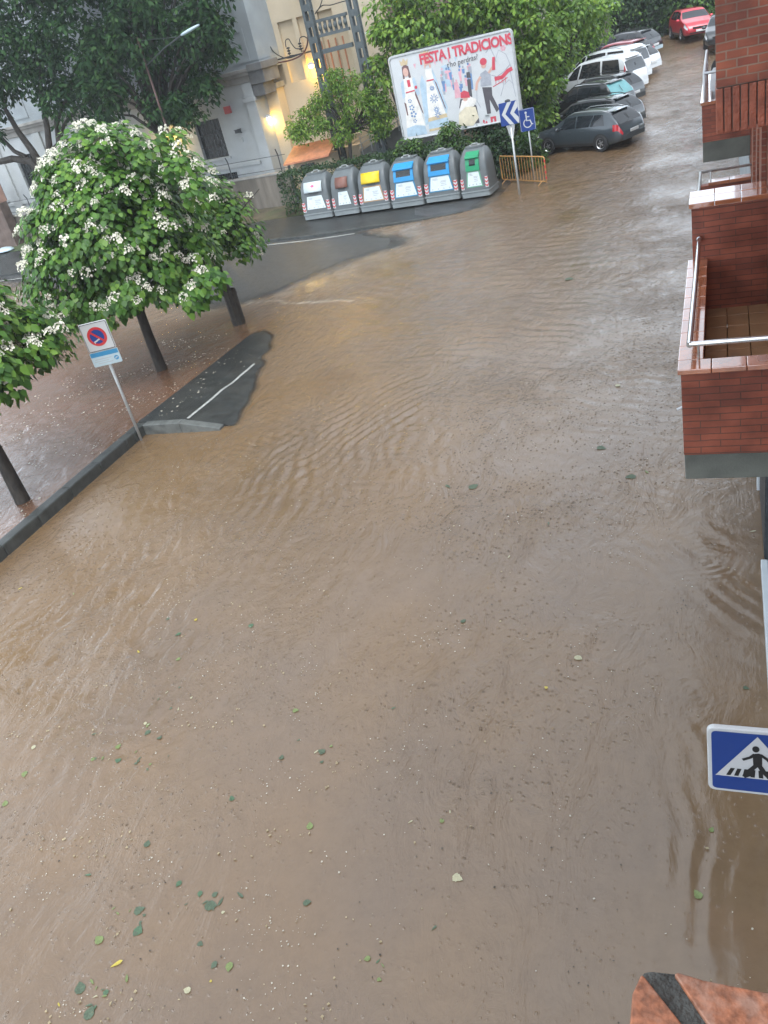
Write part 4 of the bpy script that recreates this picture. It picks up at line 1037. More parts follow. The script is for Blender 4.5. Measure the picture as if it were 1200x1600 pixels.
for k, (a, b, z0, z1) in enumerate(wins):
    mb = MB(); mb.box(-b, -a, .18, .22, z0, z1); w = O(mb, 'window', 'win_dark')
    mb = MB(); n = 7
    for j in range(n): mb.tube([(-b + (b - a) * (j + .5) / n, .06, z0), (-b + (b - a) * (j + .5) / n, .06, z1)], .012, 5)
    for z in (z0 + .55, z0 + 1.1): mb.tube([(-b, .06, z), (-a, .06, z)], .014, 5)
    O(mb, 'window_bars', 'iron', w)
    mb = MB(); mb.box(-b - .12, -a + .12, -.08, .0, z0 - .12, z0 - .002); O(mb, 'sill', 'plaster_grey', w)
mb = MB(); mb.box(-4.4, -2.95, -.03, -.002, 1.36, 1.86); vt = O(mb, 'vent', 'win_dark')
mb = MB()
for j in range(9): mb.tube([(-4.35 + j * .17, -.05, 1.36), (-4.35 + j * .17, -.05, 1.86)], .014, 5)
for z in (1.45, 1.6, 1.75): mb.tube([(-4.4, -.045, z), (-2.95, -.045, z)], .012, 5)
O(mb, 'vent_bars', 'iron', vt)
mb = MB(); mb.box(-2.52, -2.18, -.16, -.002, 4.46, 4.78); tag(mb.build('alarm_box', 'red_box', bevel=.02), 'small dark red alarm box above the barred window', 'alarm box').matrix_world = Matrix.Translation(ob.location) @ RZ(math.atan2(-.16, 1))
OBM = Matrix.Translation(ob.location) @ RZ(math.atan2(-.16, 1))
sc_ = thing('security_camera', 'black security camera on the grey plaster beside the barred window', 'camera'); sc_.matrix_world = OBM @ TR(-1.95, 0, 3.55)
mb = MB(); mb.tube([(0, 0, 0), (0, -.22, .05)], .03, 6); mb.build('bracket', 'dark_metal', sc_)
mb = MB(); mb.box(-.08, .08, -.42, -.12, .03, .17); mb.box(-.1, .1, -.46, -.1, .17, .19); mb.build('housing', 'dark_metal', sc_, bevel=.01)
mb = MB(); mb.box(-.25, -.05, -.05, 0, -.42, -.2); mb.build('junction_box', 'plaster_grey', sc_)
mb = MB()
for k in range(26): mb.box(-34 + k, -33 + k - .01, -.06, -.05, 1.2, 1.23)
# ------------------------------------------------------------------ stained low wall with fence
lw = thing('boundary_wall', 'stained rendered boundary wall with wire fence along the grass strip', 'wall', (-18.7, 36.86, 0), math.atan2(-.16, 1))
mb = MB(); mb.box(-42, 0, 0, .28, -.4, 1.62); mb.build('wall', 'wall_stain', lw, bevel=.02)
mb = MB(); mb.box(-42, .02, -.03, .31, 1.622, 1.70); mb.build('coping', 'cornice', lw, bevel=.01)
for k in range(14):
    x = -.4 - 3.0 * k; mb = MB(); mb.tube([(x, .14, 1.6), (x, .14, 2.45), (x + .08, -.05, 2.72)], .026, 6); mb.build('fence_post', 'dark_metal', lw)
mb = MB()
for z in (1.85, 2.42): mb.tube([(-42, .14, z), (0, .14, z)], .014, 5)
mb.build('fence_rail', 'dark_metal', lw)
gpil = yp(6, 345, 39.3)
gt = thing('gate_pillar', 'brown gate pillar with pink cap at the left edge', 'pillar', (gpil.x - .5, 39.2, 0))
mb = MB(); mb.box(-.9, .75, 0, .7, -.3, 2.55); mb.build('shaft', pm('brown render', (.12, .085, .07), .8, var=.3), gt, bevel=.02)
mb = MB(); mb.box(-1, .72, -.1, .8, 2.552, 3.5); mb.build('cap', pm('pink render', (.42, .25, .2), .8), gt, bevel=.03)
# ------------------------------------------------------------------ beige substation with niches
bs = thing('substation_building', 'beige rendered substation with tall recessed niches lit by yellow wall lamps', 'building', (-20.4, 40.0, 0))
X0 = -20.4
def BX(mb, x0, x1, y0, y1, z0, z1): return mb.box(x0 - X0, x1 - X0, y0 - 40, y1 - 40, z0, z1)
mb = MB()
niches = [(-19.9, -19.12), (-18.87, -18.09), (-17.88, -17.10), (-16.85, -16.1)]
x = -20.4
for a, b in niches: BX(mb, x, a, 40, 40.2, -.5, 13); x = b
BX(mb, x, -15.55, 40, 40.2, -.5, 13)
for a, b in niches: BX(mb, a, b, 40, 40.2, -.5, 5.05); BX(mb, a, b, 40, 40.2, 7.55, 13)
BX(mb, -20.4, -15.55, 40.201, 46, -.5, 13)
mb.build('wall', 'beige', bs)
mb = MB()
for a, b in niches: BX(mb, a, b, 40.19, 40.2005, 5.05, 7.55)
mb.build('niche', 'beige_dark', bs)
mb = MB(); BX(mb, -20.4, -19.35, 39.2, 39.998, -.5, 5.0); mb.build('annex', 'beige', bs)
mb = MB(); BX(mb, -20.5, -19.25, 39.1, 39.997, 5.0, 5.25); mb.build('annex_coping', 'cornice', bs, bevel=.02)
mb = MB()
for k in range(4): BX(mb, -16.95 + k * .36, -16.90 + k * .36, 39.93, 39.999, 4.0, 6.4)
mb.build('downpipe', 'roof_tile', bs)
mb = MB(); BX(mb, -20.4, -16.0, 39.4, 39.999, -.5, 1.9); mb.build('plinth', 'beige', bs)
mb = MB()
for k in range(6):
    x0 = -20.2 + k * .75; mb.box(x0 - X0, x0 + .75 - X0, -.75, -.55, 1.85 + .09 * k, 1.97 + .09 * k)
mb.build('stepped_coping', 'beige_dark', bs)
# bracket with insulators and its cables
for k in range(3):
    p = yp((417, 452, 470)[k], (88, 77, 70)[k], 39.7)
    ins = thing('insulator', ('leftmost', 'middle', 'rightmost')[k] + ' of the three dark insulators bracketed to the beige niches', 'insulator', p, 0, 'insulators on the substation wall')
    mb = MB(); mb.tube([(0, .3, -.28), (0, -.1, -.25)], .025, 6); mb.tube([(0, -.1, -.28), (0, -.1, .1)], .02, 6); mb.build('bracket', 'dark_metal', ins)
    mb = MB()
    for j in range(3): mb.loft([[(r_ * math.cos(2 * PI * q / 10), -.1 + r_ * math.sin(2 * PI * q / 10), z) for q in range(10)] for r_, z in ((.04, -.2 + j * .11), (.095, -.17 + j * .11), (.04, -.12 + j * .11))])
    mb.build('discs', 'car_plastic', ins, smooth=True)
mb = MB(); a, b = yp(412, 99, 39.62), yp(492, 86, 39.62); mb.box(a.x, b.x, 39.6, 39.66, a.z - .03, a.z + .04)
tag(mb.build('cable_bracket', 'dark_metal'), 'dark steel bar carrying the insulators across the beige niches', 'bracket')
def cable(name, label, px, Y, m_, r_=.022):
    pts = [yp(x, y, Y if not hasattr(Y, '__len__') else Y[i]) for i, (x, y) in enumerate(px)]
    # smooth the polyline
    out = []
    for i in range(len(pts) - 1):
        p0, p1, p2, p3 = pts[max(0, i - 1)], pts[i], pts[i + 1], pts[min(len(pts) - 1, i + 2)]
        for k in range(5):
            t = k / 5; out.append(.5 * ((2 * p1) + (p2 - p0) * t + (2 * p0 - 5 * p1 + 4 * p2 - p3) * t * t + (3 * p1 - p0 - 3 * p2 + p3) * t ** 3))
    out.append(pts[-1])
    return tag(MB().tube(out, r_, 6).build(name, m_, smooth=True), label, 'cable')
cable('cable', 'thick red brown cable sagging along the niches to the nearer pylon', [(418, 98), (440, 97), (460, 92), (474, 83), (480, 70), (481, 55)], 39.4, 'cable', .035)
cable('cable', 'thin black cable looping off the leftmost insulator', [(416, 86), (415, 76), (421, 72), (427, 80), (436, 87), (450, 91), (470, 84)], 39.45, 'cable_black')
cable('cable', 'thin black cable looping off the middle insulator', [(447, 74), (446, 64), (451, 61), (456, 69), (463, 76), (474, 75)], 39.45, 'cable_black')
cable('cable', 'thin black cable looping off the rightmost insulator', [(468, 66), (469, 59), (475, 57), (480, 60)], 39.45, 'cable_black')
cable('cable', 'black cable rising from the crossbeam between the pylons', [(493, 20), (500, 10), (505, -6)], 38.9, 'cable_black')
cable('cable', 'black cable arching above the crossbeam between the pylons', [(492, 22), (503, 9), (516, 8), (530, 4), (545, 0)], 38.95, 'cable_black')
# ------------------------------------------------------------------ lattice pylons and beams
def pylon(px, py, label, h=13):
    b = yp(px, py, 38.75)
    t = thing('lattice_pylon', label, 'pylon', (b.x, 38.75, 0), 0, 'steel pylons of the substation')
    w = .15
    for sx in (-1, 1):
        for sy in (-1, 1):
            mb = MB(); mb.box(sx * w - .06, sx * w + .06, sy * .14 - .03, sy * .14 + .03, -.3, h); mb.build('upright', 'pylon', t)
    mb = MB(); z = .2
    while z < h:
        for sy in (-1, 1): mb.box(-w + .061, w - .061, sy * .14 - .02, sy * .14 + .02, z, z + .26)
        for sx in (-1, 1): mb.box(sx * w - .03, sx * w + .03, -.109, .109, z, z + .26)
        z += .62
    mb.build('battens', 'pylon', t)
    return b.x
xa = pylon(494, 75, 'grey lattice steel pylon standing before the lit beige wall')
xb = pylon(562, 62, 'grey lattice steel pylon standing before the purple stone building')
z1, z2, z3 = yp(530, 24, 38.7).z, yp(540, 46, 38.7).z, yp(540, 72, 38.7).z
cb = thing('crossbeam', 'upper steel crossbeam of plates and insulators between the two pylons', 'beam', (xa + .33, 38.7, z2))
ln = xb - xa - .66
mb = MB(); mb.box(0, ln, -.1, .1, z1 - z2 - .06, z1 - z2 + .06); mb.box(0, ln, -.1, .1, -.06, .06); mb.build('flange', 'pylon', cb)
for k in range(6):
    x = ln * (k + .5) / 6; mb = MB(); mb.box(x - .05, x + .05, -.05, .05, .061, z1 - z2 - .061); mb.sphere((x, -.05, (z1 - z2) * .5), (.09, .09, .13)); mb.build('insulator', 'pylon', cb)
cb2 = tag(MB().box(xa + .33, xb - .33, 38.6, 38.8, z3 - .09, z3 + .09).build('crossbeam', 'pylon', bevel=.01), 'plain lower steel crossbeam between the two pylons', 'beam')
pf = yp(575, 48, 38.7)
tag(MB().box(xb + .33, xb + 3.5, 38.66, 38.74, z3 + .25, z3 + .33).build('handrail_pipe', 'galv'), 'pale pipe running right from the second pylon', 'pipe')
# ------------------------------------------------------------------ wall lamps (lit in the photograph)
M['lamp_on'] = emis('lit lamp', (1, .74, .30), 14)
def wall_lamp(px, py, Y, label, power, dx=0, dy=-.3):
    p = yp(px, py, Y)
    t = thing('wall_lamp', label, 'lamp', p, 0, 'lit yellow lamps on the walls')
    mb = MB(); mb.tube([(-.05, .35, .12), (0, 0, .1)], .03, 6); mb.build('arm', 'dark_metal', t)
    mb = MB(); mb.loft([[(r_ * math.cos(2 * PI * q / 12), r_ * math.sin(2 * PI * q / 12), z) for q in range(12)] for r_, z in ((.05, .16), (.20, .05), (.22, .03))]); mb.build('shade', 'white_paint', t, smooth=True)
    mb = MB(); mb.sphere((0, 0, -.01), (.13, .13, .08)); mb.build('bulb', 'lamp_on', t, smooth=True)
    d = bpy.data.lights.new('lamp_light', 'POINT'); d.energy = power; d.color = (1, .60, .08); d.shadow_soft_size = .1
    l = bpy.data.objects.new('lamp_light', d); COL.objects.link(l); l.parent = t; l.location = (dx, dy, -.22)
wall_lamp(419, 184, 38.9, 'lit yellow lamp at the corner of the grey building beside the annex', 38, .06, .12)
wall_lamp(486, 103, 39.72, 'lit yellow lamp on the beige niche wall behind the pylon', 48, .12, .10)
wall_lamp(252, 222, 38.6, 'lit yellow lamp glowing just above the top of the flowering tree', 60, .0, .12)
# ------------------------------------------------------------------ stone building, ramp and shed
a = yp(522, 30, 46); b = yp(700, 150, 46)
sb_ = thing('stone_building', 'purple brown rubble stone building standing behind the pylons', 'building', (a.x, 46.0, 0))
mb = MB(); mb.box(0, b.x - a.x + 4, 0, 6, -.5, 7.4); mb.build('wall', 'stone', sb_)
mb = MB()
for k in range(5): mb.box(.1, b.x - a.x + 4, -.04, -.002, 1.2 + 1.2 * k, 1.28 + 1.2 * k)
mb.build('string_course', 'cornice', sb_)
for k in range(7):
    mb = MB(); x = 1.0 + k * 1.1; z = 4.4 + .9 * (k % 2); mb.box(x, x + .35, -.03, -.002, z, z + .5); mb.build('window', 'sign_pale' if k % 3 == 0 else 'win_dark', sb_)
mb = MB(); mb.box(-.2, b.x - a.x + 4, -.2, 6, 7.4, 7.65); mb.build('roof', 'cornice', sb_)
r0, r1 = yp(560, 205, 39.5), yp(655, 250, 39.5)
rp = thing('concrete_ramp', 'grey concrete ramp with white rails behind the hedge', 'ramp', (r0.x, 39.5, .3))
L_ = r1.x - r0.x
mb = MB(); mb.prism([(-.6, 0), (L_ + 1.2, 0), (L_ + 1.2, 2.6), (L_, 2.3), (-.6, 1.1)], 0, 3); mb.build('slope', pm('grey concrete', (.2, .2, .195), .85, var=.2, stain=(.12, .12, .115)), rp)
for k in range(3):
    mb = MB(); mb.tube([(-.6, -.05, 1.2 + .22 * k), (L_ + .8, -.05, 2.5 + .22 * k)], .02, 6); mb.build('rail', 'galv', rp)
for k in range(7):
    mb = MB(); x = -.5 + k * .5; mb.box(x, x + .04, -.08, -.04, 1.0 + x * .42, 1.95 + x * .42); mb.build('rail_post', 'galv', rp)
s0, s1 = yp(447, 248, 37.0), yp(512, 229, 37.0)
sh = thing('tiled_hut', 'small dark hut with orange tiled lean-to roof between the wall and hedge', 'hut', (s0.x, 37.0, 0))
w = s1.x - s0.x
mb = MB(); mb.add([(-.1, -.25, 1.95), (w + .05, -.25, 2.0), (w + .05, 1.3, 2.5), (-.1, 1.3, 2.45), (-.1, -.25, 2.02), (w + .05, -.25, 2.07), (w + .05, 1.3, 2.57), (-.1, 1.3, 2.52)], [(3, 2, 1, 0), (4, 5, 6, 7), (0, 1, 5, 4), (1, 2, 6, 5), (2, 3, 7, 6), (3, 0, 4, 7)]); mb.build('roof', 'roof_tile', sh)
mb = MB(); mb.box(.15, w - .1, .3, 1.2, -.3, 1.99); mb.build('wall', 'beige_dark', sh)
mb = MB(); mb.box(.5, 1.2, .27, .298, -.2, 1.8); mb.build('door', 'win_dark', sh)
mb = MB(); mb.box(.02, .12, -.1, 0, -.3, 1.95); mb.build('post', 'dark_metal', sh)
# far end: ivy covered wall and a pale shed roof at the end of the car park
def far(px, py, Y):
    return yp(px, py, Y)
a, b = yp(948, 40, 63), yp(1135, 10, 63)
ew = thing('end_wall', 'dark overgrown wall closing the car park behind the red car', 'wall', (a.x, 63.0, 0))
mb = MB(); mb.box(-2, b.x - a.x + 8, 0, .4, 0, 4.4); mb.build('wall', pm('dark mossy wall', (.028, .034, .026), .9, var=.5, scale=1.2, bump=.8, bscale=8), ew)
a = yp(955, 30, 62)
hr = thing('shed', 'shed with a pale roof standing behind the bright trees', 'shed', (a.x - 1.6, 60.5, 0))
mb = MB(); mb.box(-1.8, 1.5, 0, 3, 1.0, 4.2); mb.build('wall', 'wall_stain', hr)
mb = MB(); mb.box(-2.0, 1.9, -.3, 3.2, 4.2, 4.38); mb.build('roof', 'sign_pale', hr)
# ------------------------------------------------------------------ trees
def norm(a): return a / np.maximum(np.linalg.norm(a, axis=1, keepdims=True), 1e-6)
def leaves(P, Nn, Tt, size, shape, r):
    """P points, Nn normals, Tt tip directions -> folded leaf quads"""
    n = len(P)
    Tt = norm(Tt); B = norm(np.cross(Nn, Tt)); Nn = np.cross(Tt, B)
    s = (size * r.uniform(.7, 1.25, n))[:, None]
    droop = r.uniform(.05, .3, n)[:, None]
    if shape == 'heart':
        prof = [(0, 0, 0), (.52, .30, -.06), (.40, .72, -.10), (0, 1.12, -.0), (-.40, .72, -.10), (-.52, .30, -.06)]
        faces = [(0, 1, 2, 3), (0, 3, 4, 5)]
    else:
        prof = [(0, 0, 0), (.30, .5, -.06), (0, 1.0, 0), (-.30, .5, -.06)]
        faces = [(0, 1, 2, 3)]
    vs = []
    for a, b, c in prof:
        vs.append(P + B * a * s + Tt * b * s + Nn * (c * s) - np.array([0, 0, 1.0]) * droop * s * b * b)
    k = len(prof)
    V = np.stack(vs, 1).reshape(-1, 3)
    base = (np.arange(n) * k)[:, None]
    Fq = np.concatenate([base + np.array(f)[None] for f in faces], 0)
    return V, Fq
def clump_points(cs, rad, per, r, up=.35, flat=.8):
    """leaf points on the outer shells of clumps"""
    P, Nn = [], []
    for c, R in zip(cs, rad):
        d = norm(r.normal(size=(per, 3)) + np.array([0, 0, up]))
        q = R * r.uniform(.55, 1.05, per)[:, None]
        P.append(c + d * q * np.array([1, 1, flat])); Nn.append(d)
    return np.concatenate(P), np.concatenate(Nn)
def limbs(mb, base, top, n, spread, r, r0, fork, mi=0):
    base = Vector(base); f = Vector(fork)
    mb.tube([base + Vector((0, 0, -.4)), base + Vector((0, 0, .05)), base.lerp(f, .5) + Vector((r.uniform(-.05, .05), r.uniform(-.05, .05), 0)), f], [r0 * 1.5, r0 * 1.2, r0, r0 * .9], 10)
    for k in range(n):
        a = 2 * PI * k / n + r.uniform(-.4, .4)
        e = Vector((f.x + math.cos(a) * spread * r.uniform(.6, 1), f.y + math.sin(a) * spread * r.uniform(.6, 1), f.z + (top - f.z) * r.uniform(.35, .95)))
        mid = f.lerp(e, .45) + Vector((0, 0, .12 * (top - f.z)))
        mb.tube([f - Vector((0, 0, .1)), mid, e], [r0 * .6, r0 * .36, r0 * .1], 7)
        for q in range(2):
            e2 = mid + Vector((r.uniform(-1, 1), r.uniform(-1, 1), r.uniform(.1, .8))) * spread * .5
            mb.tube([mid, mid.lerp(e2, .5) + Vector((0, 0, .08)), e2], [r0 * .28, r0 * .18, r0 * .05], 6)
M['leaf_catalpa'] = leafmat('catalpa leaf', (.030, .082, .015), (.066, .165, .026), (.145, .26, .045))
M['leaf_oak'] = leafmat('dark oak leaf', (.011, .034, .013), (.021, .058, .021), (.046, .095, .032), rough=.6, trans=.2, spec=.12)
M['leaf_bright'] = leafmat('bright bush leaf', (.06, .135, .024), (.13, .245, .04), (.22, .33, .06))
M['leaf_mid'] = leafmat('mid green leaf', (.03, .075, .018), (.058, .125, .028), (.10, .17, .04))
M['leaf_hedge'] = leafmat('dark hedge leaf', (.014, .036, .014), (.026, .060, .022), (.042, .084, .028))
M['petal'] = pm('white blossom', (.72, .70, .60), .6, var=.08, scale=20)
M['petal'].node_tree.nodes['Principled BSDF'].inputs['Subsurface Weight'].default_value = 0

# panicle of small white trumpet flowers, four variants
def panicle(seed):
    r = random.Random(seed); mb = MB()
    for k in range(44):
        t = r.random(); a = r.uniform(0, 2 * PI); R = .21 * (1 - .5 * t) * r.random() ** .4
        c = Vector((R * math.cos(a), R * math.sin(a), .15 * t))
        ax = Vector((math.cos(a), math.sin(a), r.uniform(-.1, .9))).normalized(); u = ax.orthogonal().normalized(); w = ax.cross(u)
        s = r.uniform(.020, .034); vs = [c - ax * s * .5]
        for q in range(5):
            th = 2 * PI * q / 5 + a; vs.append(c + (u * math.cos(th) + w * math.sin(th)) * s + ax * s * .35)
        mb.add(vs, [(0, 1 + q, 1 + (q + 1) % 5) for q in range(5)])
    me = bpy.data.meshes.new('flower_panicle'); me.from_pydata(mb.v, [], mb.f); me.materials.append(M['petal'])
    return me
PAN = [panicle(k) for k in range(5)]

def catalpa(label, base, trunk_h, trunk_r, env, nclump, per, leaf, seed, nflow, center, guard=False, bark='trunk', lobes=()):
    """env(angle, t) -> (radius, z) of the crown shell"""
    r = np.random.default_rng(seed); rr = random.Random(seed)
    t = thing('flowering_tree', label, 'tree', base, 0, 'white flowering trees on the plaza')
    cx, cy = center
    cs, rad = [], []
    ga = PI * (3 - math.sqrt(5))
    for k in range(nclump):
        tt = (k + .5) / nclump; a = k * ga + r.uniform(-.25, .25)
        R, z = env(a, tt)
        q = r.uniform(.80, 1.04) if k % 5 else r.uniform(.35, .7)
        cs.append((cx + R * q * math.cos(a), cy + R * q * math.sin(a), z + r.uniform(-.12, .18))); rad.append(r.uniform(.34, .62))
    for p, q in lobes: cs.append((p[0] - base[0], p[1] - base[1], p[2] - base[2])); rad.append(q)
    cs = np.array(cs)
    P, Nn = clump_points(cs, rad, per, r, up=.5, flat=.75)
    cc = np.array([cx, cy, cs[:, 2].mean() - .4])
    out = norm(P - cc)
    nrm = norm(out * .7 + Nn * .5 + np.array([0, 0, .75]) + r.normal(size=P.shape) * .28)
    tip = out * np.array([1, 1, .3]) * .7 + Nn * .4 + np.array([0, 0, -.95]) + r.normal(size=P.shape) * .3
    tip = tip - nrm * np.sum(tip * nrm, 1, keepdims=True)
    V, Fq = leaves(P, nrm, tip, leaf, 'heart', r)
    npmesh('crown', V, Fq, 'leaf_catalpa', t, smooth=False)
    mb = MB(); top = cs[:, 2].max() - .5
    limbs(mb, (0, 0, 0), top, 7, 1.9, rr, trunk_r, (cx * .25, cy * .25, trunk_h)); mb.build('trunk', bark, t, smooth=True)
    if guard:
        mb = MB(); g0 = 1.05
        for k in range(10):
            a0, a1 = 2 * PI * k / 10 + .02, 2 * PI * (k + 1) / 10 - .02
            mb.loft([[(.17 * math.cos(a0), .17 * math.sin(a0), z), (.17 * math.cos(a1), .17 * math.sin(a1), z), (.20 * math.cos(a1), .20 * math.sin(a1), z), (.20 * math.cos(a0), .20 * math.sin(a0), z)] for z in (-.3, g0)])
        for z in (.15, .9): mb.loft([[(q * math.cos(2 * PI * k / 20), q * math.sin(2 * PI * k / 20), zz) for k in range(20)] for q, zz in ((.2, z), (.212, z), (.212, z + .05), (.2, z + .05))], caps=False)
        mb.build('trunk_guard', 'trunk', t)
    # flowers sit on the outer, upper leaves
    cand = [i for i in range(len(P)) if nrm[i, 2] > .2 and np.linalg.norm((P[i] - cc) * np.array([1, 1, 1.1])) > .5 * np.max(np.linalg.norm(P - cc, axis=1)) * .9]
    rr.shuffle(cand); chosen = []
    for i in cand:
        if all(np.linalg.norm(P[i] - P[j]) > .135 for j in chosen): chosen.append(i)
        if len(chosen) >= nflow: break
    rest = chosen[100:]
    if rest:
        vs, fs = [], []
        for i in rest:
            me = PAN[rr.randrange(5)]; d = Vector(nrm[i]) * .6 + Vector((0, 0, .7)); s = rr.uniform(.65, 1.0)
            T = Matrix.Translation(Vector(P[i]) + Vector(nrm[i]) * .05) @ d.to_track_quat('Z', 'Y').to_matrix().to_4x4() @ Matrix.Scale(s, 4); o_ = len(vs)
            vs += [tuple(T @ v.co) for v in me.vertices]; fs += [tuple(q + o_ for q in f.vertices) for f in me.polygons]
        me = bpy.data.meshes.new('small_panicles'); me.from_pydata(vs, [], fs); me.materials.append(M['petal'])
        o = bpy.data.objects.new('flower_panicle', me); COL.objects.link(o); o.parent = t; o['kind'] = 'stuff'
    for i in chosen[:100]:
        o = bpy.data.objects.new('flower_panicle', PAN[rr.randrange(5)]); COL.objects.link(o); o.parent = t
        d = Vector(nrm[i]) * .6 + Vector((0, 0, .7)); o.location = Vector(P[i]) + Vector(nrm[i]) * .05
        o.rotation_euler = d.to_track_quat('Z', 'Y').to_euler(); s = rr.uniform(.5, .88); o.scale = (s, s, s * rr.uniform(.8, 1.2))
    return t
def env_main(a, t):
    # cone-like crown, wide drooping skirt, higher on the camera's left
    z = 5.4 - 3.35 * t ** 1.15
    R = .66 + 1.38 * min(1, t * 1.3) ** .7
    if t > .86: R *= .93
    R *= 1 + .12 * math.sin(3 * a + 1) + .08 * math.sin(5 * a)
    return R, z
c1 = gp(255, 583)
catalpa('largest flowering tree, full white blossomed crown behind the no parking sign', (c1.x, c1.y, .05), 2.1, .13, env_main, 160, 125, .128, 3, 430, (.08, 0), lobes=[(yp(x, y, 17.43 + d), q) for x, y, d, q in ((125, 222, -.3, .5), (150, 215, .2, .5), (270, 222, .3, .42), (265, 250, 0, .45), (285, 262, -.2, .5), (195, 215, .4, .5), (100, 260, 0, .5), (70, 395, -.2, .5), (110, 320, -.5, .5), (310, 300, -.3, .5), (200, 470, -1.6, .4), (100, 470, -.8, .4), (330, 440, -.9, .45), (300, 470, -1.2, .4), (165, 225, -.4, .45), (230, 235, -.3, .5))])
def env_mid(a, t):
    z = 4.15 - 2.2 * t ** 1.1; R = .3 + 1.12 * min(1, t * 1.3) ** .65; return R * (1 + .12 * math.sin(3 * a)), z
c2 = gp(374, 506)
catalpa('flowering tree with a dark trunk guard at the tip of the pavement corner', (c2.x, c2.y, 0), 2.0, .085, env_mid, 72, 105, .122, 5, 130, (-.4, 0), guard=True)
def env_left(a, t):
    z = 4.25 - 1.85 * t ** 1.2; R = .4 + 1.5 * min(1, t * 1.3) ** .6; return R * (1 + .10 * math.sin(3 * a + .5)), z
c3 = gp(36, 783, .2)
catalpa('flowering tree cut by the left edge with blossom laden outer branch', (c3.x, c3.y, .2), 2.0, .125, env_left, 95, 115, .13, 8, 320, (-.35, .1))

def broad_tree(name, label, base, trunk_h, trunk_r, clumps, per, leaf, mat_, seed, group=None, cat='tree', stems=1, shape='plain', flat=.85, bark='trunk', extra=None, fork=None):
    r = np.random.default_rng(seed); rr = random.Random(seed)
    t = thing(name, label, cat, base, 0, group)
    cs = np.array([c[:3] for c in clumps]); rad = [c[3] for c in clumps]
    P, Nn = clump_points(cs, rad, per, r, up=.3, flat=flat)
    nrm = norm(Nn * .6 + np.array([0, 0, .6]) + r.normal(size=P.shape) * .45)
    tip = Nn * .6 + np.array([0, 0, -.6]) + r.normal(size=P.shape) * .5
    tip = tip - nrm * np.sum(tip * nrm, 1, keepdims=True)
    V, Fq = leaves(P, nrm, tip, leaf, shape, r)
    npmesh('crown', V, Fq, mat_, t)
    mb = MB()
    if extra: extra(mb)
    else:
        f = Vector(fork or (0, 0, trunk_h)); zmax = cs[:, 2].max()
        mb.tube([(0, 0, -.4), (0, 0, .1), Vector((0, 0, 0)).lerp(f, .55), f], [trunk_r * 1.4, trunk_r * 1.15, trunk_r, trunk_r * .85], 9)
        sel = list(range(len(cs))); rr.shuffle(sel)
        for i in sel[:max(5, len(sel) // 4)]:
            e = Vector(cs[i]); mid = f.lerp(e, .5) + Vector((0, 0, .06 * e.z))
            mb.tube([f - Vector((0, 0, .1)), mid, e], [trunk_r * .5, trunk_r * .3, trunk_r * .07], 6)
    mb.build('trunk', bark, t, smooth=True)
    return t
def blob(rr, c, R, n, rad, hollow=.45):
    o = []
    for _ in range(n):
        d = Vector((rr.gauss(0, 1), rr.gauss(0, 1), rr.gauss(0, 1))).normalized() * (hollow + (1 - hollow) * rr.random() ** .6)
        o.append((c[0] + d.x * R[0], c[1] + d.y * R[1], c[2] + d.z * R[2], rad * rr.uniform(.7, 1.3)))
    return o
# two dark holm oaks in front of the old building
rr = random.Random(21)
Yo = 35.2
f0 = yp(66, 285, Yo); bx = f0.x - .1
base = Vector((bx + .25, Yo, .15))
def oak_limbs(mb):
    q = lambda x, y, Y=Yo: yp(x, y, Y) - base
    mb.tube([(0.1, 0, -.5), q(92, 340), q(78, 295), q(62, 262)], [.34, .30, .27, .26], 10)
    for pts, rs in (([q(62, 266), q(48, 252), q(20, 248), q(-40, 262)], [.22, .19, .16, .1]), ([q(66, 262), q(50, 235), q(28, 205), q(8, 170), q(0, 120)], [.2, .17, .13, .10, .06]),
                    ([q(66, 262), q(78, 240), q(74, 200), q(64, 150), q(60, 90)], [.2, .17, .14, .10, .06]), ([q(78, 240), q(92, 225), q(88, 190), q(110, 140), q(130, 90)], [.15, .13, .11, .08, .05]),
                    ([q(40, 245), q(22, 236), q(2, 215), q(-20, 190)], [.12, .10, .08, .05]), ([q(92, 225), q(100, 195), q(120, 170), q(160, 140)], [.10, .08, .07, .04])):
        mb.tube(pts, rs, 8)
cl = []
for px, py, R in ((20, 30, 2.6), (-40, 90, 2.6), (90, 40, 2.6), (60, 110, 2.0), (140, 90, 2.2), (0, 150, 1.5), (110, 150, 1.4), (160, 20, 2.6), (60, -40, 3), (20, -110, 3.2), (110, -110, 3.2), (-60, -60, 3), (60, -180, 3), (180, 140, 1.4), (-30, 20, 2.6), (-10, 190, .9)):
    p = yp(px, py, Yo) - base; cl += blob(rr, (p.x, p.y + rr.uniform(-1, 1.2), p.z), (R * .85, R * .9, R * .75), int(9 * R), .62)
broad_tree('holm_oak', 'dark spreading holm oak with forked bare trunk before the old building', base, 0, 0, cl, 80, .24, 'leaf_oak', 31, 'dark oaks before the old building', extra=oak_limbs, cat='tree')
Yo2 = 35.6
b2_ = Vector((yp(262, 240, Yo2).x, Yo2, .15))
cl = []
for px, py, R in ((230, 40, 2.4), (300, 60, 1.9), (200, 110, 1.8), (270, 130, 1.6), (320, 110, 1.2), (330, 20, 1.6), (250, -30, 2.6), (220, -100, 2.8), (300, -80, 2.2), (240, 165, 1.1), (290, 170, .9), (170, 170, 1.0), (345, 70, .6)):
    p = yp(px, py, Yo2) - b2_; cl += blob(rr, (p.x, p.y + rr.uniform(-.8, .8), p.z), (R * .85, R * .9, R * .75), int(9.5 * R), .55)
broad_tree('holm_oak', 'dark holm oak hiding the street lamp, beside the barred window', b2_, 4.3, .2, cl, 80, .23, 'leaf_oak', 33, 'dark oaks before the old building')
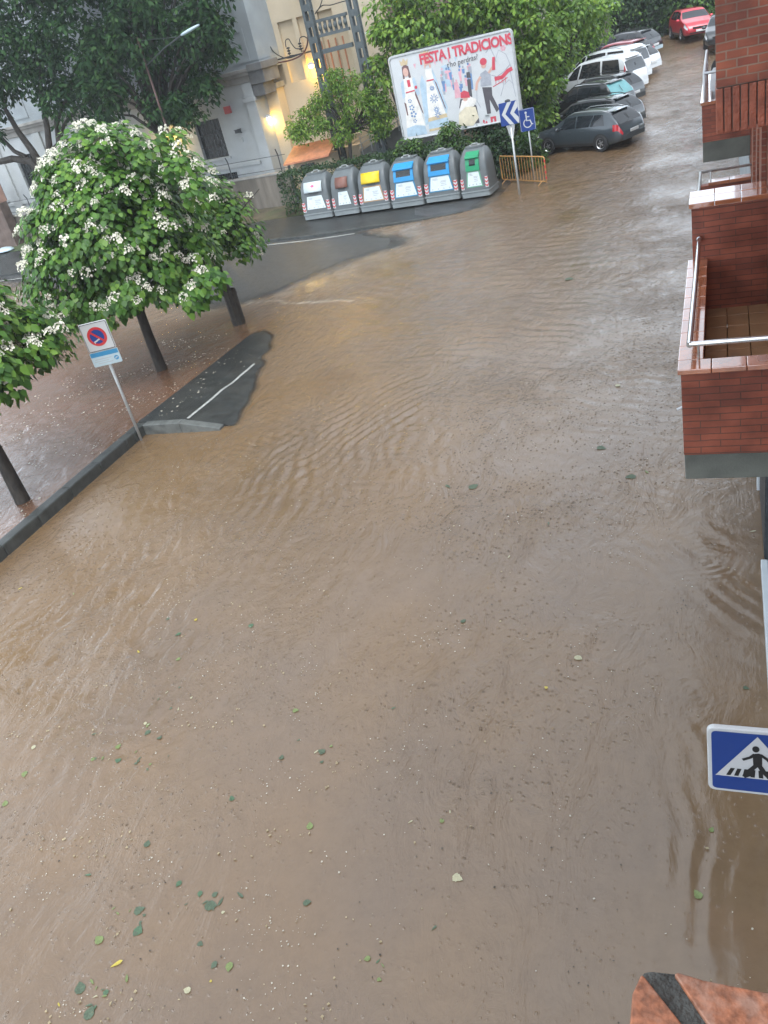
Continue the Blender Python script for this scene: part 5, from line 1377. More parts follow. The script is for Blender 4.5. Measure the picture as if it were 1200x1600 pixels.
# small loose tree between the hut and the billboard
rr = random.Random(4); Yt = 37.6
bt = Vector((yp(541, 262, Yt).x, Yt, .2))
cl = []
for px, py, R in ((470, 190, .55), (490, 175, .55), (510, 195, .5), (480, 210, .4), (520, 150, .6), (545, 135, .6), (525, 120, .5), (560, 125, .5), (575, 150, .6), (590, 165, .5), (560, 165, .6), (595, 190, .4), (570, 190, .45), (530, 180, .55), (505, 160, .5), (590, 205, .35), (545, 195, .4), (600, 178, .3), (465, 205, .3), (535, 215, .3)):
    p = yp(px, py, Yt) - bt; cl += blob(rr, (p.x, rr.uniform(-.5, .5), p.z), (R, R, R * .6), 7, .34)
broad_tree('small_tree', 'small open tree with layered bright foliage between hut and billboard', bt, 1.3, .09, cl, 80, .125, 'leaf_bright', 41, fork=(yp(546, 205, Yt) - bt))
# bright trees behind the billboard and along the parked cars
def tree_px(name, label, Y, base_px, blobs, leaf, mat_, seed, per=60, rad=.5, group='trees behind the billboard and cars', dens=9, trunk=.12, th=1.5, cat='tree'):
    rr = random.Random(seed); x = yp(*base_px, Y).x; b = Vector((x, Y, G(x, Y) + .2)); cl = []
    for px, py, R in blobs:
        p = yp(px, py, Y) - b; cl += blob(rr, (p.x, p.y + rr.uniform(-.5, .5) * R, p.z), (R, R, R * .9), max(4, int(dens * R)), rad)
    return broad_tree(name, label, b, th, trunk, cl, per, leaf, mat_, seed, group, cat)
tree_px('bushy_tree', 'bright bushy tree rising over the left half of the billboard', 38.2, (640, 230), [(615, 20, .9), (660, 30, 1.0), (640, 60, .8), (690, 50, .9), (605, 50, .5), (640, -10, 1.2), (700, 0, 1.2), (598, 95, .4), (600, 130, .35), (620, 70, .6)], .22, 'leaf_bright', 51, dens=13)
tree_px('bushy_tree', 'bright bushy tree rising over the right half of the billboard', 38.8, (760, 230), [(740, 20, 1.1), (790, 15, 1.1), (770, 50, .9), (820, 40, 1.1), (720, 60, .8), (760, -20, 1.3), (830, -10, 1.2), (700, 80, .8), (810, 90, .9)], .22, 'leaf_bright', 53, dens=12)
tree_px('bushy_tree', 'dense bright tree at the right edge of the billboard beside the grey car', 39.2, (835, 225), [(840, 80, 1.0), (845, 120, .8), (830, 140, .8), (838, 165, .6), (838, 195, .55), (860, 60, 1.0), (825, 190, .6), (862, 95, .6), (815, 215, .5)], .20, 'leaf_bright', 55, dens=13)
tree_px('bushy_tree', 'bright tree leaning over the dark parked cars', 43.5, (870, 160), [(865, 25, 1.1), (885, 40, 1.0), (868, 80, .9), (880, 100, .5), (855, 125, .7), (865, 5, .9), (910, 8, .7)], .20, 'leaf_bright', 57, dens=11)
tree_px('bushy_tree', 'yellowish bright tree leaning over the white vans', 50, (910, 110), [(925, 25, .9), (925, 45, .8), (905, 70, .7), (890, 90, .6), (945, 15, .8), (920, 5, .8), (930, 55, .4)], .20, 'leaf_bright', 59, dens=11)
tree_px('dark_tree', 'dark tree overhanging the end of the car park above the red car', 63.5, (1060, 60), [(1000, 8, 1.0), (1040, 14, 1.1), (1080, 12, 1.1), (1110, 15, 1.1), (1020, 5, 1.0), (1100, 4, 1), (1060, 6, 1), (1130, 8, 1), (1085, 30, .9), (1040, 32, .8), (1120, 35, 1.0)], .26, 'leaf_mid', 61, dens=7, rad=.75, per=70)
tree_px('dark_tree', 'dark tree beside the pale shed roof at the end of the car park', 64.5, (970, 40), [(960, 5, 1.0), (990, 8, 1.0), (975, 4, 1), (1010, 6, 1), (945, 4, 1)], .26, 'leaf_oak', 63, dens=7, rad=.75, per=70)
# shrubs under the billboard and hedge behind the bins
def shrub(label, Y, base_px, blobs, mat_, seed, leaf=.15, dens=16, rad=.3, name='shrub', cat='shrub', per=55, group='shrubs round the billboard foot'):
    return tree_px(name, label, Y, base_px, blobs, leaf, mat_, seed, per, rad, group, dens, .05, .5, cat)
shrub('leafy shrub climbing over the lower edge of the billboard', 35.4, (700, 270), [(700, 215, .35), (690, 235, .45), (715, 225, .4), (680, 250, .4), (730, 240, .4), (705, 200, .18)], 'leaf_mid', 71)
shrub('dark shrub behind the two blue hooded bins', 35.2, (650, 270), [(650, 235, .4), (630, 245, .4), (660, 255, .45), (640, 225, .3)], 'leaf_mid', 73)
shrub('dark shrub filling the gap behind the chevron post', 35.9, (790, 270), [(780, 220, .5), (800, 235, .55), (770, 245, .5), (785, 260, .5), (815, 225, .45), (755, 225, .5), (805, 265, .4), (760, 265, .4)], 'leaf_hedge', 75)
shrub('mid green shrub between disabled parking sign and grey car', 36.5, (830, 260), [(830, 220, .45), (838, 240, .4), (822, 250, .45), (840, 255, .25), (815, 240, .5)], 'leaf_mid', 77)
r = np.random.default_rng(12)
hx0, hx1 = -18.3, -9.6
hg = thing('hedge', 'dark clipped hedge running behind the recycling bins', 'hedge', (hx0, 35.3, .1))
n = 9000
P = np.stack([r.uniform(0, hx1 - hx0, n), r.uniform(-.45, .45, n), r.uniform(0, 1.75, n)], 1)
P[:, 2] += .12 * np.sin(P[:, 0] * 2.1) + .08 * np.sin(P[:, 0] * 5); side = r.random(n)
P[side < .55, 1] = -.45 + r.normal(0, .05, (side < .55).sum()); P[side > .75, 2] = 1.75 + r.normal(0, .06, (side > .75).sum())
nr = norm(r.normal(size=P.shape) * .6 + np.array([0, -.5, .5])); tp = r.normal(size=P.shape) + np.array([0, -.3, -.4]); tp = tp - nr * np.sum(tp * nr, 1, keepdims=True)
V, Fq = leaves(P, nr, tp, .12, 'plain', r); npmesh('foliage', V, Fq, 'leaf_hedge', hg)
mb = MB()
for k in range(12): mb.tube([(.3 + k * .72, .1, -.3), (.3 + k * .72, 0, 1.2)], .03, 5)
mb.build('stem', 'trunk', hg)
# dark undergrowth below the trees along the car park and at its end
def scrub(name, pts, n, leaf, mat_, seed):
    r = np.random.default_rng(seed); P = []
    for (xa, ya, za), (xb, yb, zb), w, hh in pts:
        t = r.random(n)[:, None]; a = np.array([xa, ya, za]); b = np.array([xb, yb, zb])
        q = a + (b - a) * t; q = q + np.stack([r.uniform(-w, w, n), r.uniform(-w, w, n), hh * r.random(n) ** .8], 1); P.append(q)
    P = np.concatenate(P); nr = norm(r.normal(size=P.shape) + np.array([0, -.4, .7])); tp = r.normal(size=P.shape); tp = tp - nr * np.sum(tp * nr, 1, keepdims=True)
    V, Fq = leaves(P, nr, tp, leaf, 'plain', r); o = npmesh(name, V, Fq, mat_); kind(o, 'stuff'); return o
o = scrub('undergrowth', [((-9.4, 36.5, .2), (-8.6, 42, .6), .8, 2.4), ((-8.6, 42, .6), (-8.2, 52, 1.2), .9, 2.6), ((-8.2, 52, 1.2), (-7.6, 62, 1.8), .8, 2.8)], 3200, .2, 'leaf_hedge', 81)
tag(o, 'dark undergrowth below the trees along the parked cars', 'undergrowth')
o = scrub('undergrowth', [((-7.5, 62.6, 1.7), (6, 62.6, 1.7), .35, 2.9)], 5200, .24, 'leaf_hedge', 83)
tag(o, 'dark ivy like growth covering the wall at the end of the car park', 'undergrowth')
# ------------------------------------------------------------------ parked cars
def smooth1(a, k):
    w = np.exp(-np.linspace(-2, 2, 2 * k + 1) ** 2); w /= w.sum()
    return np.convolve(np.pad(a, k, mode='edge'), w, 'valid')
class CarShape:
    def __init__(s, L, W, Hh, prof, belt, tuck=.20, nose=.86, tail=.92):
        s.L, s.W, s.H, s.belt, s.tuck = L, W, Hh, belt, tuck
        s.x = np.linspace(0, L, 90)
        px = np.array([p[0] * L for p in prof]); pz_ = np.array([p[1] for p in prof])
        s.zt = smooth1(np.interp(s.x, px, pz_), 3)
        wf = np.interp(s.x / L, [0, .015, .06, .2, .8, .93, .985, 1], [tail - .10, tail - .02, tail + .04, 1, 1, .96, nose, nose - .14])
        s.w = smooth1(wf, 2) * W / 2
        s.zl = np.interp(s.x / L, [0, .05, .15, .85, .95, 1], [.36, .28, .2, .2, .26, .32])
        s.bl = np.interp(s.x / L, [0, .3, .8, 1], [belt + .03, belt, belt - .05, belt - .12])
    def sec(s, x):
        f = lambda a: float(np.interp(x, s.x, a))
        zt, w, zl = f(s.zt), f(s.w), f(s.zl); zb = min(f(s.bl), zt - .05)
        t = max(0, min(1, (zt - zb - .05) / (s.H - s.belt - .05)))
        wr = w * (.93 - s.tuck * t)
        return [(0, zl), (w * .85, zl), (w * .965, zl + .07), (w, zl + .32 * (zb - zl)), (w * .995, zl + .62 * (zb - zl)), (w * .955, zb),
                (w * .955 * .5 + wr * .5 + .012, zb + .5 * (zt - .05 - zb)), (wr, zt - .055 * t - .012), (wr * .90, zt - .018 * t - .004), (wr * .5, zt), (0, zt + .008)]
    def P(s, x, q, side):
        c = s.sec(x); i = min(int(q), 9); t = q - i
        y = c[i][0] + (c[i + 1][0] - c[i][0]) * t; z = c[i][1] + (c[i + 1][1] - c[i][1]) * t
        return Vector((x, y * side, z))
    def body(s):
        mb = MB(); rings = []
        for x in s.x:
            c = s.sec(x); rings.append([(x, y, z) for y, z in c] + [(x, -y, z) for y, z in c[-2:0:-1]])
        mb.loft(rings); return mb
    def patch(s, mb, x0, x1, q0, q1, side, off, nx=8, nq=5, mi=0):
        """x0/x1 may be (bottom, top) pairs; side 0 = across the whole top"""
        x0 = x0 if hasattr(x0, '__len__') else (x0, x0); x1 = x1 if hasattr(x1, '__len__') else (x1, x1)
        if side == 0:
            qs = [(q0 + (10 - q0) * k / nq, 1) for k in range(nq)] + [(10, 1)] + [(q0 + (10 - q0) * k / nq, -1) for k in range(nq - 1, -1, -1)]
        else: qs = [(q0 + (q1 - q0) * k / nq, side) for k in range(nq + 1)]
        vs = []
        for k, (q, sd) in enumerate(qs):
            t = (q - q0) / ((10 if side == 0 else q1) - q0)
            a = x0[0] + (x0[1] - x0[0]) * t; b = x1[0] + (x1[1] - x1[0]) * t
            for i in range(nx + 1):
                x = a + (b - a) * i / nx
                p = s.P(x, q, sd); e = .02
                dx = s.P(min(s.L, x + e), q, sd) - s.P(max(0, x - e), q, sd); dq = s.P(x, min(9.999, q + .1), sd) - s.P(x, max(0, q - .1), sd)
                n = dx.cross(dq)
                if n.length < 1e-9: n = Vector((0, sd, 1))
                n.normalize()
                if n.dot(p - Vector((x if .1 * s.L < x < .9 * s.L else s.L / 2, 0, .55))) < 0: n = -n
                vs.append(p + n * off)
        m = nx + 1; n_ = len(qs)
        fs = [(j * m + i, j * m + i + 1, (j + 1) * m + i + 1, (j + 1) * m + i) for j in range(n_ - 1) for i in range(nx)]
        mb.add(vs, fs, mi)
WHEEL = {}
def wheel_meshes(r_, parent, loc, spokes, rz):
    key = (r_, spokes)
    if key not in WHEEL:
        mb = MB(); prof = [(-.10, r_ * .66), (-.105, r_ * .9), (-.08, r_), (.08, r_), (.105, r_ * .9), (.10, r_ * .66)]
        mb.loft([[(rad * math.cos(2 * PI * k / 28), y, rad * math.sin(2 * PI * k / 28)) for k in range(28)] for y, rad in prof], caps=False)
        mb.loft([[(rad * math.cos(2 * PI * k / 28), -.02, rad * math.sin(2 * PI * k / 28)) for k in range(28)] for rad in (r_ * .68, .01)], caps=False)
        ty = mb.build('tyre', 'tyre', None, smooth=True, angle=50)
        mb = MB(); R = r_ * .68
        mb.loft([[(rad * math.cos(2 * PI * k / 28), y, rad * math.sin(2 * PI * k / 28)) for k in range(28)] for y, rad in ((.085, R), (.10, R * .97), (.07, R * .86))], caps=False)
        for k in range(spokes):
            a = 2 * PI * k / spokes
            u = Vector((math.cos(a), 0, math.sin(a))); w = Vector((-math.sin(a), 0, math.cos(a)))
            for da in (-.11, .11):
                uu = Vector((math.cos(a + da), 0, math.sin(a + da))); ww = Vector((-math.sin(a + da), 0, math.cos(a + da)))
                A_, B_ = u * R * .12, uu * R * .92
                mb.add([A_ - w * .02 + Vector((0, .085, 0)), A_ + w * .02 + Vector((0, .085, 0)), B_ + ww * .022 + Vector((0, .075, 0)), B_ - ww * .022 + Vector((0, .075, 0))], [(0, 1, 2, 3)])
        mb.loft([[(rad * math.cos(2 * PI * k / 14), y, rad * math.sin(2 * PI * k / 14)) for k in range(14)] for y, rad in ((.06, R * .22), (.09, R * .2), (.095, R * .1))])
        ri = mb.build('rim', 'rim', ty)
        WHEEL[key] = (ty, ri); first = True
        w_ = bpy.data.objects.new('wheel', None)
    ty0, ri0 = WHEEL[key]
    if ty0.parent is None: w, ri = ty0, ri0
    else:
        w = ty0.copy(); COL.objects.link(w); ri = ri0.copy(); COL.objects.link(ri); ri.parent = w
    w.name = 'wheel'; w.parent = parent; w.location = loc; w.rotation_euler = (0, 0, rz)
    return w
def make_car(name, label, cat, sh, paint, loc, heading, opts=(), wheels=(.21, .795), wr=.315, roof=None, spokes=5, qw=(.50, .64)):
    t = thing(name, label, cat, loc, heading, 'cars parked along the street'); t.name = name
    pitch = 0
    C = sh; L_ = C.L
    C.body().build('body', paint, t, smooth=True, angle=55)
    ra, rb = wheels[0] * L_, wheels[1] * L_
    # flat dark discs on the flanks, standing in for the shaded wheel wells
    for x in (ra, rb):
        for sd in (-1, 1):
            w_ = C.P(x, 3.2, 1).y
            mb = MB(); R = wr * 1.17
            vs = [(x + rr_ * math.cos(a), sd * (w_ + .004), max(.17, wr + rr_ * math.sin(a))) for rr_ in (R, .02) for a in [2 * PI * k / 24 for k in range(24)]]
            mb.add(vs, [(k, (k + 1) % 24, 24 + (k + 1) % 24, 24 + k) for k in range(24)]); mb.build('wheel_arch', 'car_plastic', t)
            wheel_meshes(wr, t, (x, sd * (w_ - .075), wr), spokes, 0 if sd > 0 else PI)
    # side glass : front door, rear door, quarter
    f = opts if isinstance(opts, dict) else {}
    side = f.get('side', ((.335, .30, .47, .47), (.485, .485, .655, .60), (.17, .20, .32, .29)))
    for sd in (-1, 1):
        for (b0, t0, b1, t1) in side:
            mb = MB(); C.patch(mb, (b0 * L_, t0 * L_), (b1 * L_, t1 * L_), 5.08, 6.85, sd, .006); mb.build('side_window', 'car_glass', t, smooth=True)
    rw = f.get('rear', (.03, .13)); ww = f.get('front', (.60, .735))
    mb = MB(); C.patch(mb, rw[0] * L_, rw[1] * L_, 7.75, 10, 0, .006); mb.build('rear_window', f.get('rear_glass', 'car_glass'), t, smooth=True)
    mb = MB(); C.patch(mb, ww[0] * L_, ww[1] * L_, 7.6, 10, 0, .006); mb.build('windscreen', 'car_glass', t, smooth=True)
    # lamps
    tl = f.get('tail', (.0, .085, 4.1, 5.0))
    for sd in (-1, 1):
        mb = MB(); C.patch(mb, tl[0] * L_, tl[1] * L_, tl[2], tl[3], sd, .008, 6, 3); mb.build('tail_light', 'lamp_red', t, smooth=True)
        mb = MB(); C.patch(mb, .90 * L_, .985 * L_, 4.2, 5.6, sd, .008, 6, 3); mb.build('headlight', 'lamp_clear', t, smooth=True)
        xm = f.get('mirror', .665) * L_; w_ = C.P(xm, 5, 1)
        mb = MB(); mb.sphere((xm, sd * (w_.y + .10), w_.z + .06), (.07, .11, .075)); mb.build('wing_mirror', f.get('mirror_paint', paint), t, smooth=True)
        mb = MB()
        for x in f.get('handles', (.40, .55)):
            p = C.P(x * L_, 4.55, sd); mb.box(x * L_ - .09, x * L_ + .09, p.y - .015, p.y + .02 * sd + .006, p.z - .012, p.z + .012)
        mb.build('door_handle', paint, t)
        mb = MB()
        for x in f.get('seams', (.325, .478, .665)): C.patch(mb, x * L_, x * L_ + .012, 2.2, 5.0, sd, .003, 1, 6)
        C.patch(mb, .24 * L_, .76 * L_, 1.6, 2.5, sd, .004, 10, 2); mb.build('sill_trim', 'car_plastic', t)
        if f.get('rails', True):
            mb = MB(); xs_ = [(.16 + .44 * k / 6) * L_ for k in range(7)]
            pts = [C.P(x, 8.2, sd) + Vector((0, 0, .055 if 0 < k < 6 else -.0)) for k, x in enumerate(xs_)]; mb.tube(pts, .016, 6); mb.build('roof_rail', f.get('rail_mat', 'car_plastic'), t, smooth=True)
    # bumpers, grille, plates
    def endplate(nm, x, y0, y1, z0, z1, m_, d):
        mb = MB(); mb.box(x - .02, x + .02, y0, y1, z0, z1); mb.build(nm, m_, t, bevel=.008)
    mb = MB(); C.patch(mb, .0, .06 * L_, 1.3, 3.1, 1, .015, 5, 3); C.patch(mb, .0, .06 * L_, 1.3, 3.1, -1, .015, 5, 3); mb.box(-.025, .02, -C.w[0] * .95, C.w[0] * .95, .34, .52); mb.build('rear_bumper', f.get('bumper', 'car_plastic'), t, bevel=.006)
    endplate('rear_plate', -.03 + f.get('plate_dx', 0), -.26, .26, f.get('plate_z', .56), f.get('plate_z', .56) + .11, 'plate', 0)
    endplate('front_plate', L_ + .01, -.26, .26, .40, .51, 'plate', 0)
    mb = MB(); mb.box(L_ - .03, L_ + .012, -.45, .45, .55, .66); mb.build('grille', 'car_plastic', t, bevel=.01)
    mb = MB(); mb.box(L_ - .06, L_ + .008, -C.w[-1] * .9, C.w[-1] * .9, .33, .39); mb.build('front_bumper', 'car_plastic', t, bevel=.006)
    sx = f.get('spoiler', .06) * L_; p = C.P(max(.01, (rw[1] + .012) * L_), 9, 1)
    mb = MB(); mb.box(p.x - .16, p.x + .05, -p.y * 1.5, p.y * 1.5, p.z + .0, p.z + .025); mb.build('spoiler', f.get('spoiler_paint', paint), t, bevel=.01)
    mb = MB(); p = C.P((rw[0] + .012) * L_, 10, 1); q_ = C.P((rw[0] + (rw[1] - rw[0]) * .6) * L_, 9.6, 1); mb.tube([p + Vector((-.01, 0, .03)), q_ + Vector((-.02, -.15, .03))], .008, 5); mb.build('wiper', 'car_plastic', t)
    t.rotation_euler = (0, 0, heading)
    t.rotation_mode = 'XYZ'
    return t
WAG = [(0, .62), (.008, .80), (.03, .96), (.13, 1.37), (.20, 1.425), (.42, 1.455), (.58, 1.42), (.735, 1.03), (.80, .97), (.93, .86), (.985, .70), (1, .52)]
SUV = [(0, .70), (.008, .92), (.03, 1.06), (.12, 1.55), (.18, 1.62), (.42, 1.66), (.56, 1.63), (.71, 1.15), (.80, 1.08), (.93, .98), (.985, .78), (1, .55)]
MPV = [(0, .70), (.006, 1.0), (.015, 1.10), (.07, 1.76), (.12, 1.85), (.40, 1.88), (.60, 1.80), (.82, 1.16), (.88, 1.06), (.95, .92), (.99, .72), (1, .52)]
HAT = [(0, .62), (.008, .82), (.03, .98), (.13, 1.40), (.20, 1.46), (.42, 1.50), (.56, 1.47), (.72, 1.07), (.79, 1.0), (.93, .88), (.985, .70), (1, .52)]
MPVS = dict(side=((.33, .335, .60, .56), (.62, .58, .79, .665), (.09, .12, .31, .31)), rear=(.018, .058), front=(.655, .815), tail=(.0, .05, 4.9, 6.9), mirror=.76, handles=(.36, .60), seams=(.32, .61, .80), rails=False, bumper='white_van')
M['paint_grey'] = carpaint('slate grey car paint', (.045, .058, .068)); M['paint_black'] = carpaint('black car paint', (.016, .018, .021)); M['paint_dark'] = carpaint('anthracite car paint', (.026, .03, .034))
M['white_van'] = pm('white car paint', (.60, .63, .65), .3, var=.03, coat=1.0); M['paint_red'] = carpaint('bright red car paint', (.50, .012, .03)); M['paint_maroon'] = carpaint('dark red car paint', (.30, .018, .03))
M['cyan_reflection_glass'] = pm('glass with painted cyan reflection', (.12, .34, .36), .12, var=.1, spec=.8)  # the rear window's cyan reflection is put into the base colour
hd = math.radians(150.8)
def gz(x, y): return G(x, y) + .0
cars = [
    ('parked_estate_car', 'slate grey estate car nearest the bins, alloy wheels showing', 'car', CarShape(4.55, 1.80, 1.46, WAG, .93), 'paint_grey', -3.32, 36.94, 0, dict(bumper='paint_grey', rails=True, rail_mat='galv')),
    ('parked_estate_car', 'black estate car parked directly behind the slate grey one', 'car', CarShape(4.6, 1.80, 1.48, WAG, .95), 'paint_black', -3.42, 39.25, 1, dict()),
    ('parked_suv', 'black off-roader with a cyan reflection coloured into its rear glass', 'car', CarShape(4.3, 1.82, 1.66, SUV, 1.06), 'paint_black', -3.98, 41.75, 0, dict(rear_glass='cyan_reflection_glass')),
    ('parked_hatchback', 'anthracite car with pale reflecting roof beside the white minivan', 'car', CarShape(4.3, 1.78, 1.50, HAT, .97), 'paint_dark', -3.75, 43.9, -1, dict()),
    ('parked_minivan', 'white minivan with tall red tail lights', 'car', CarShape(4.75, 1.92, 1.88, MPV, 1.10, .16), 'white_van', -3.80, 46.5, 0, MPVS),
    ('parked_van', 'white van with low side windows beside the white minivan', 'van', CarShape(4.8, 1.9, 1.92, MPV, 1.24, .12), 'white_van', -3.75, 48.75, 1, dict(MPVS, rails=True, tail=(.0, .03, 4.4, 5.6))),
    ('parked_estate_car', 'white estate car with black roof rails, last of the white ones', 'car', CarShape(4.6, 1.8, 1.50, WAG, .98), 'white_van', -3.35, 50.7, 2, dict(bumper='white_van')),
    ('parked_hatchback', 'dark red hatchback between the white estate and the far black car', 'car', CarShape(4.2, 1.76, 1.5, HAT, .97), 'paint_maroon', -3.75, 53.0, 1, dict(rails=False)),
    ('parked_hatchback', 'black car at the far end of the row with white bumper strip', 'car', CarShape(4.3, 1.78, 1.48, HAT, .96), 'paint_black', -3.55, 56.0, 2, dict(bumper='sign_pale')),
    ('parked_hatchback', 'bright red hatchback facing the camera at the end of the street', 'car', CarShape(4.2, 1.78, 1.5, HAT, .98), 'paint_red', None, None, 0, dict(rails=False, bumper='paint_red')),
    ('parked_hatchback', 'dark car half hidden by the brick building beside the red hatchback', 'car', CarShape(4.2, 1.78, 1.5, HAT, .98), 'paint_dark', None, None, 0, dict(rails=False)),
]
for k, (nm, lb, ct, sh_, pt, x, y, dh, op) in enumerate(cars):
    h_ = hd + math.radians(dh)
    if k == 9:
        h_ = math.radians(-74); fx, fy = -1.2, 57.6
        x, y = fx - sh_.L * math.cos(h_), fy - sh_.L * math.sin(h_)
    if k == 10:
        h_ = math.radians(-92); x, y = -.10 - sh_.L * math.cos(h_), 52.3 - sh_.L * math.sin(h_)
    z0 = gz(x, y) ; z1 = gz(x + sh_.L * math.cos(h_), y + sh_.L * math.sin(h_))
    if k < 9: z1 = max(z1, z0 - .05)
    c = make_car(nm, lb, ct, sh_, pt, (x, y, z0 - .02), h_, op)
    c.rotation_mode = 'ZYX'; c.rotation_euler = (0, -math.atan2(z1 - z0, sh_.L), h_)
# ------------------------------------------------------------------ leaves and petals on the water
r = random.Random(77)
def leaf_mesh(seed, kind_):
    q = random.Random(seed); mb = MB()
    n = 9; vs = []; w = {'broad': .42, 'narrow': .16, 'round': .5}[kind_]
    left, right, mid = [], [], []
    for k in range(n):
        t = k / (n - 1); ww = w * math.sin(PI * t ** .7) * (1 - .2 * t) * q.uniform(.85, 1.12)
        z = .02 + .05 * math.sin(t * 3 + seed) * .3
        mid.append((0, t - .5, z)); left.append((-abs(ww), t - .5 + q.uniform(-.02, .02), z + .05 + q.uniform(-.02, .03))); right.append((abs(ww), t - .5 + q.uniform(-.02, .02), z + .03 + q.uniform(-.02, .04)))
    vs = left + mid + right
    fs = [(k, n + k, n + k + 1, k + 1) for k in range(n - 1)] + [(n + k, 2 * n + k, 2 * n + k + 1, n + k + 1) for k in range(n - 1)]
    me = bpy.data.meshes.new('floating_leaf'); me.from_pydata([tuple(p) for p in vs], [], fs)
    return me
M['fl_green'] = pm('floating green leaf', (.06, .115, .06), .5, var=.3, scale=9); M['fl_deep'] = pm('sunken green leaf', (.07, .10, .06), .55, var=.3, scale=9)
M['fl_lime'] = pm('floating lime leaf', (.15, .19, .065), .4, var=.25, scale=9); M['fl_yellow'] = pm('floating yellow leaf', (.42, .34, .05), .4, var=.2, scale=9); M['fl_pale'] = pm('floating pale leaf', (.36, .34, .22), .5, var=.2, scale=9)
LM = {}
for kd in ('broad', 'narrow', 'round'):
    for mn in ('fl_green', 'fl_deep', 'fl_lime', 'fl_yellow', 'fl_pale'):
        for s_ in range(2):
            me = leaf_mesh(s_ * 7 + 3, kd); me.materials.append(M[mn]); LM[kd, mn, s_] = me
DESC = {'fl_green': ('green leaf floating on the brown flood water', 'green leaves afloat'), 'fl_deep': ('dark green leaf half sunk in the brown flood water', 'dark leaves afloat'), 'fl_lime': ('lime green leaf floating on the brown flood water', 'lime leaves afloat'),
        'fl_yellow': ('yellow leaf floating on the brown flood water', 'yellow leaves afloat'), 'fl_pale': ('pale withered leaf floating on the brown flood water', 'pale leaves afloat')}
# photo positions (pixels of the 1200 x 1600 frame), kind, size in metres
FL = [(32, 919, 'fl_yellow', 'narrow', .10), (115, 928, 'fl_lime', 'narrow', .09), (306, 968, 'fl_yellow', 'broad', .07), (392, 978, 'fl_green', 'broad', .12), (278, 991, 'fl_green', 'broad', .11), (262, 967, 'fl_deep', 'broad', .08), (216, 1018, 'fl_yellow', 'narrow', .11), (278, 1030, 'fl_lime', 'broad', .09),
      (462, 1110, 'fl_lime', 'broad', .10), (440, 1183, 'fl_deep', 'broad', .09), (502, 1174, 'fl_deep', 'broad', .12), (362, 1247, 'fl_green', 'broad', .09), (484, 1290, 'fl_lime', 'broad', .11), (52, 1168, 'fl_pale', 'broad', .09), (38, 1210, 'fl_lime', 'broad', .12), (185, 1166, 'fl_lime', 'broad', .10), (184, 1188, 'fl_green', 'broad', .11), (160, 1185, 'fl_lime', 'narrow', .09), (230, 1145, 'fl_deep', 'broad', .11), (212, 1175, 'fl_lime', 'narrow', .06), (8, 1255, 'fl_lime', 'broad', .11),
      (137, 1367, 'fl_green', 'narrow', .10), (279, 1381, 'fl_green', 'broad', .09), (230, 1318, 'fl_deep', 'broad', .11), (218, 1422, 'fl_deep', 'broad', .14), (216, 1455, 'fl_green', 'round', .13), (330, 1415, 'fl_deep', 'broad', .16), (345, 1408, 'fl_deep', 'narrow', .12), (375, 1398, 'fl_deep', 'narrow', .12), (154, 1468, 'fl_lime', 'broad', .13), (182, 1506, 'fl_yellow', 'narrow', .15), (198, 1528, 'fl_lime', 'narrow', .10), (358, 1511, 'fl_lime', 'broad', .11), (334, 1508, 'fl_deep', 'broad', .09), (165, 1552, 'fl_green', 'broad', .08), (125, 1543, 'fl_deep', 'broad', .15), (140, 1582, 'fl_deep', 'broad', .15), (292, 1547, 'fl_pale', 'broad', .09), (92, 1570, 'fl_yellow', 'narrow', .06), (480, 1410, 'fl_deep', 'broad', .10), (313, 1475, 'fl_deep', 'broad', .08), (329, 1533, 'fl_yellow', 'round', .03),
      (615, 1106, 'fl_green', 'narrow', .07), (724, 970, 'fl_deep', 'broad', .10), (904, 1028, 'fl_pale', 'broad', .13), (853, 1074, 'fl_yellow', 'broad', .06), (690, 1282, 'fl_lime', 'broad', .07), (715, 1372, 'fl_pale', 'broad', .13), (641, 1284, 'fl_pale', 'narrow', .07), (703, 1268, 'fl_pale', 'narrow', .05), (1090, 1397, 'fl_lime', 'broad', .11), (1112, 1296, 'fl_lime', 'broad', .07), (1166, 1075, 'fl_deep', 'broad', .08), (678, 1450, 'fl_deep', 'narrow', .08), (857, 818, 'fl_deep', 'narrow', .10), (795, 870, 'fl_pale', 'narrow', .09), (740, 760, 'fl_deep', 'broad', .22), (985, 745, 'fl_deep', 'broad', .2), (1010, 737, 'fl_lime', 'narrow', .13), (965, 602, 'fl_pale', 'broad', .15), (940, 700, 'fl_deep', 'broad', .2), (1176, 830, 'fl_pale', 'narrow', .1), (700, 760, 'fl_deep', 'narrow', .2), (890, 436, 'fl_deep', 'broad', .3)]
for cx_, cy_, n_, sp_ in ((330, 1412, 7, 22), (188, 1180, 9, 26), (215, 1440, 7, 22), (140, 1562, 8, 24), (232, 1142, 6, 22), (270, 1090, 5, 18), (500, 1180, 4, 14), (590, 1500, 4, 16)):
    for _ in range(n_): FL.append((cx_ + r.gauss(0, sp_), cy_ + r.gauss(0, sp_ * .8), r.choice(('fl_deep', 'fl_deep', 'fl_green', 'fl_lime', 'fl_pale')), r.choice(('broad', 'narrow')), r.uniform(.04, .09)))
for px, py, mn, kd, sz in FL:
    p = gp(px, py, .007)
    o = bpy.data.objects.new('floating_leaf', LM[kd, mn, r.randrange(2)]); COL.objects.link(o)
    o.location = p; o.rotation_euler = (r.uniform(-.08, .08), r.uniform(-.08, .08), r.uniform(0, 2 * PI)); s = sz * .85; o.scale = (s, s, s * .35)
    tag(o, DESC[mn][0], 'leaf', DESC[mn][1])
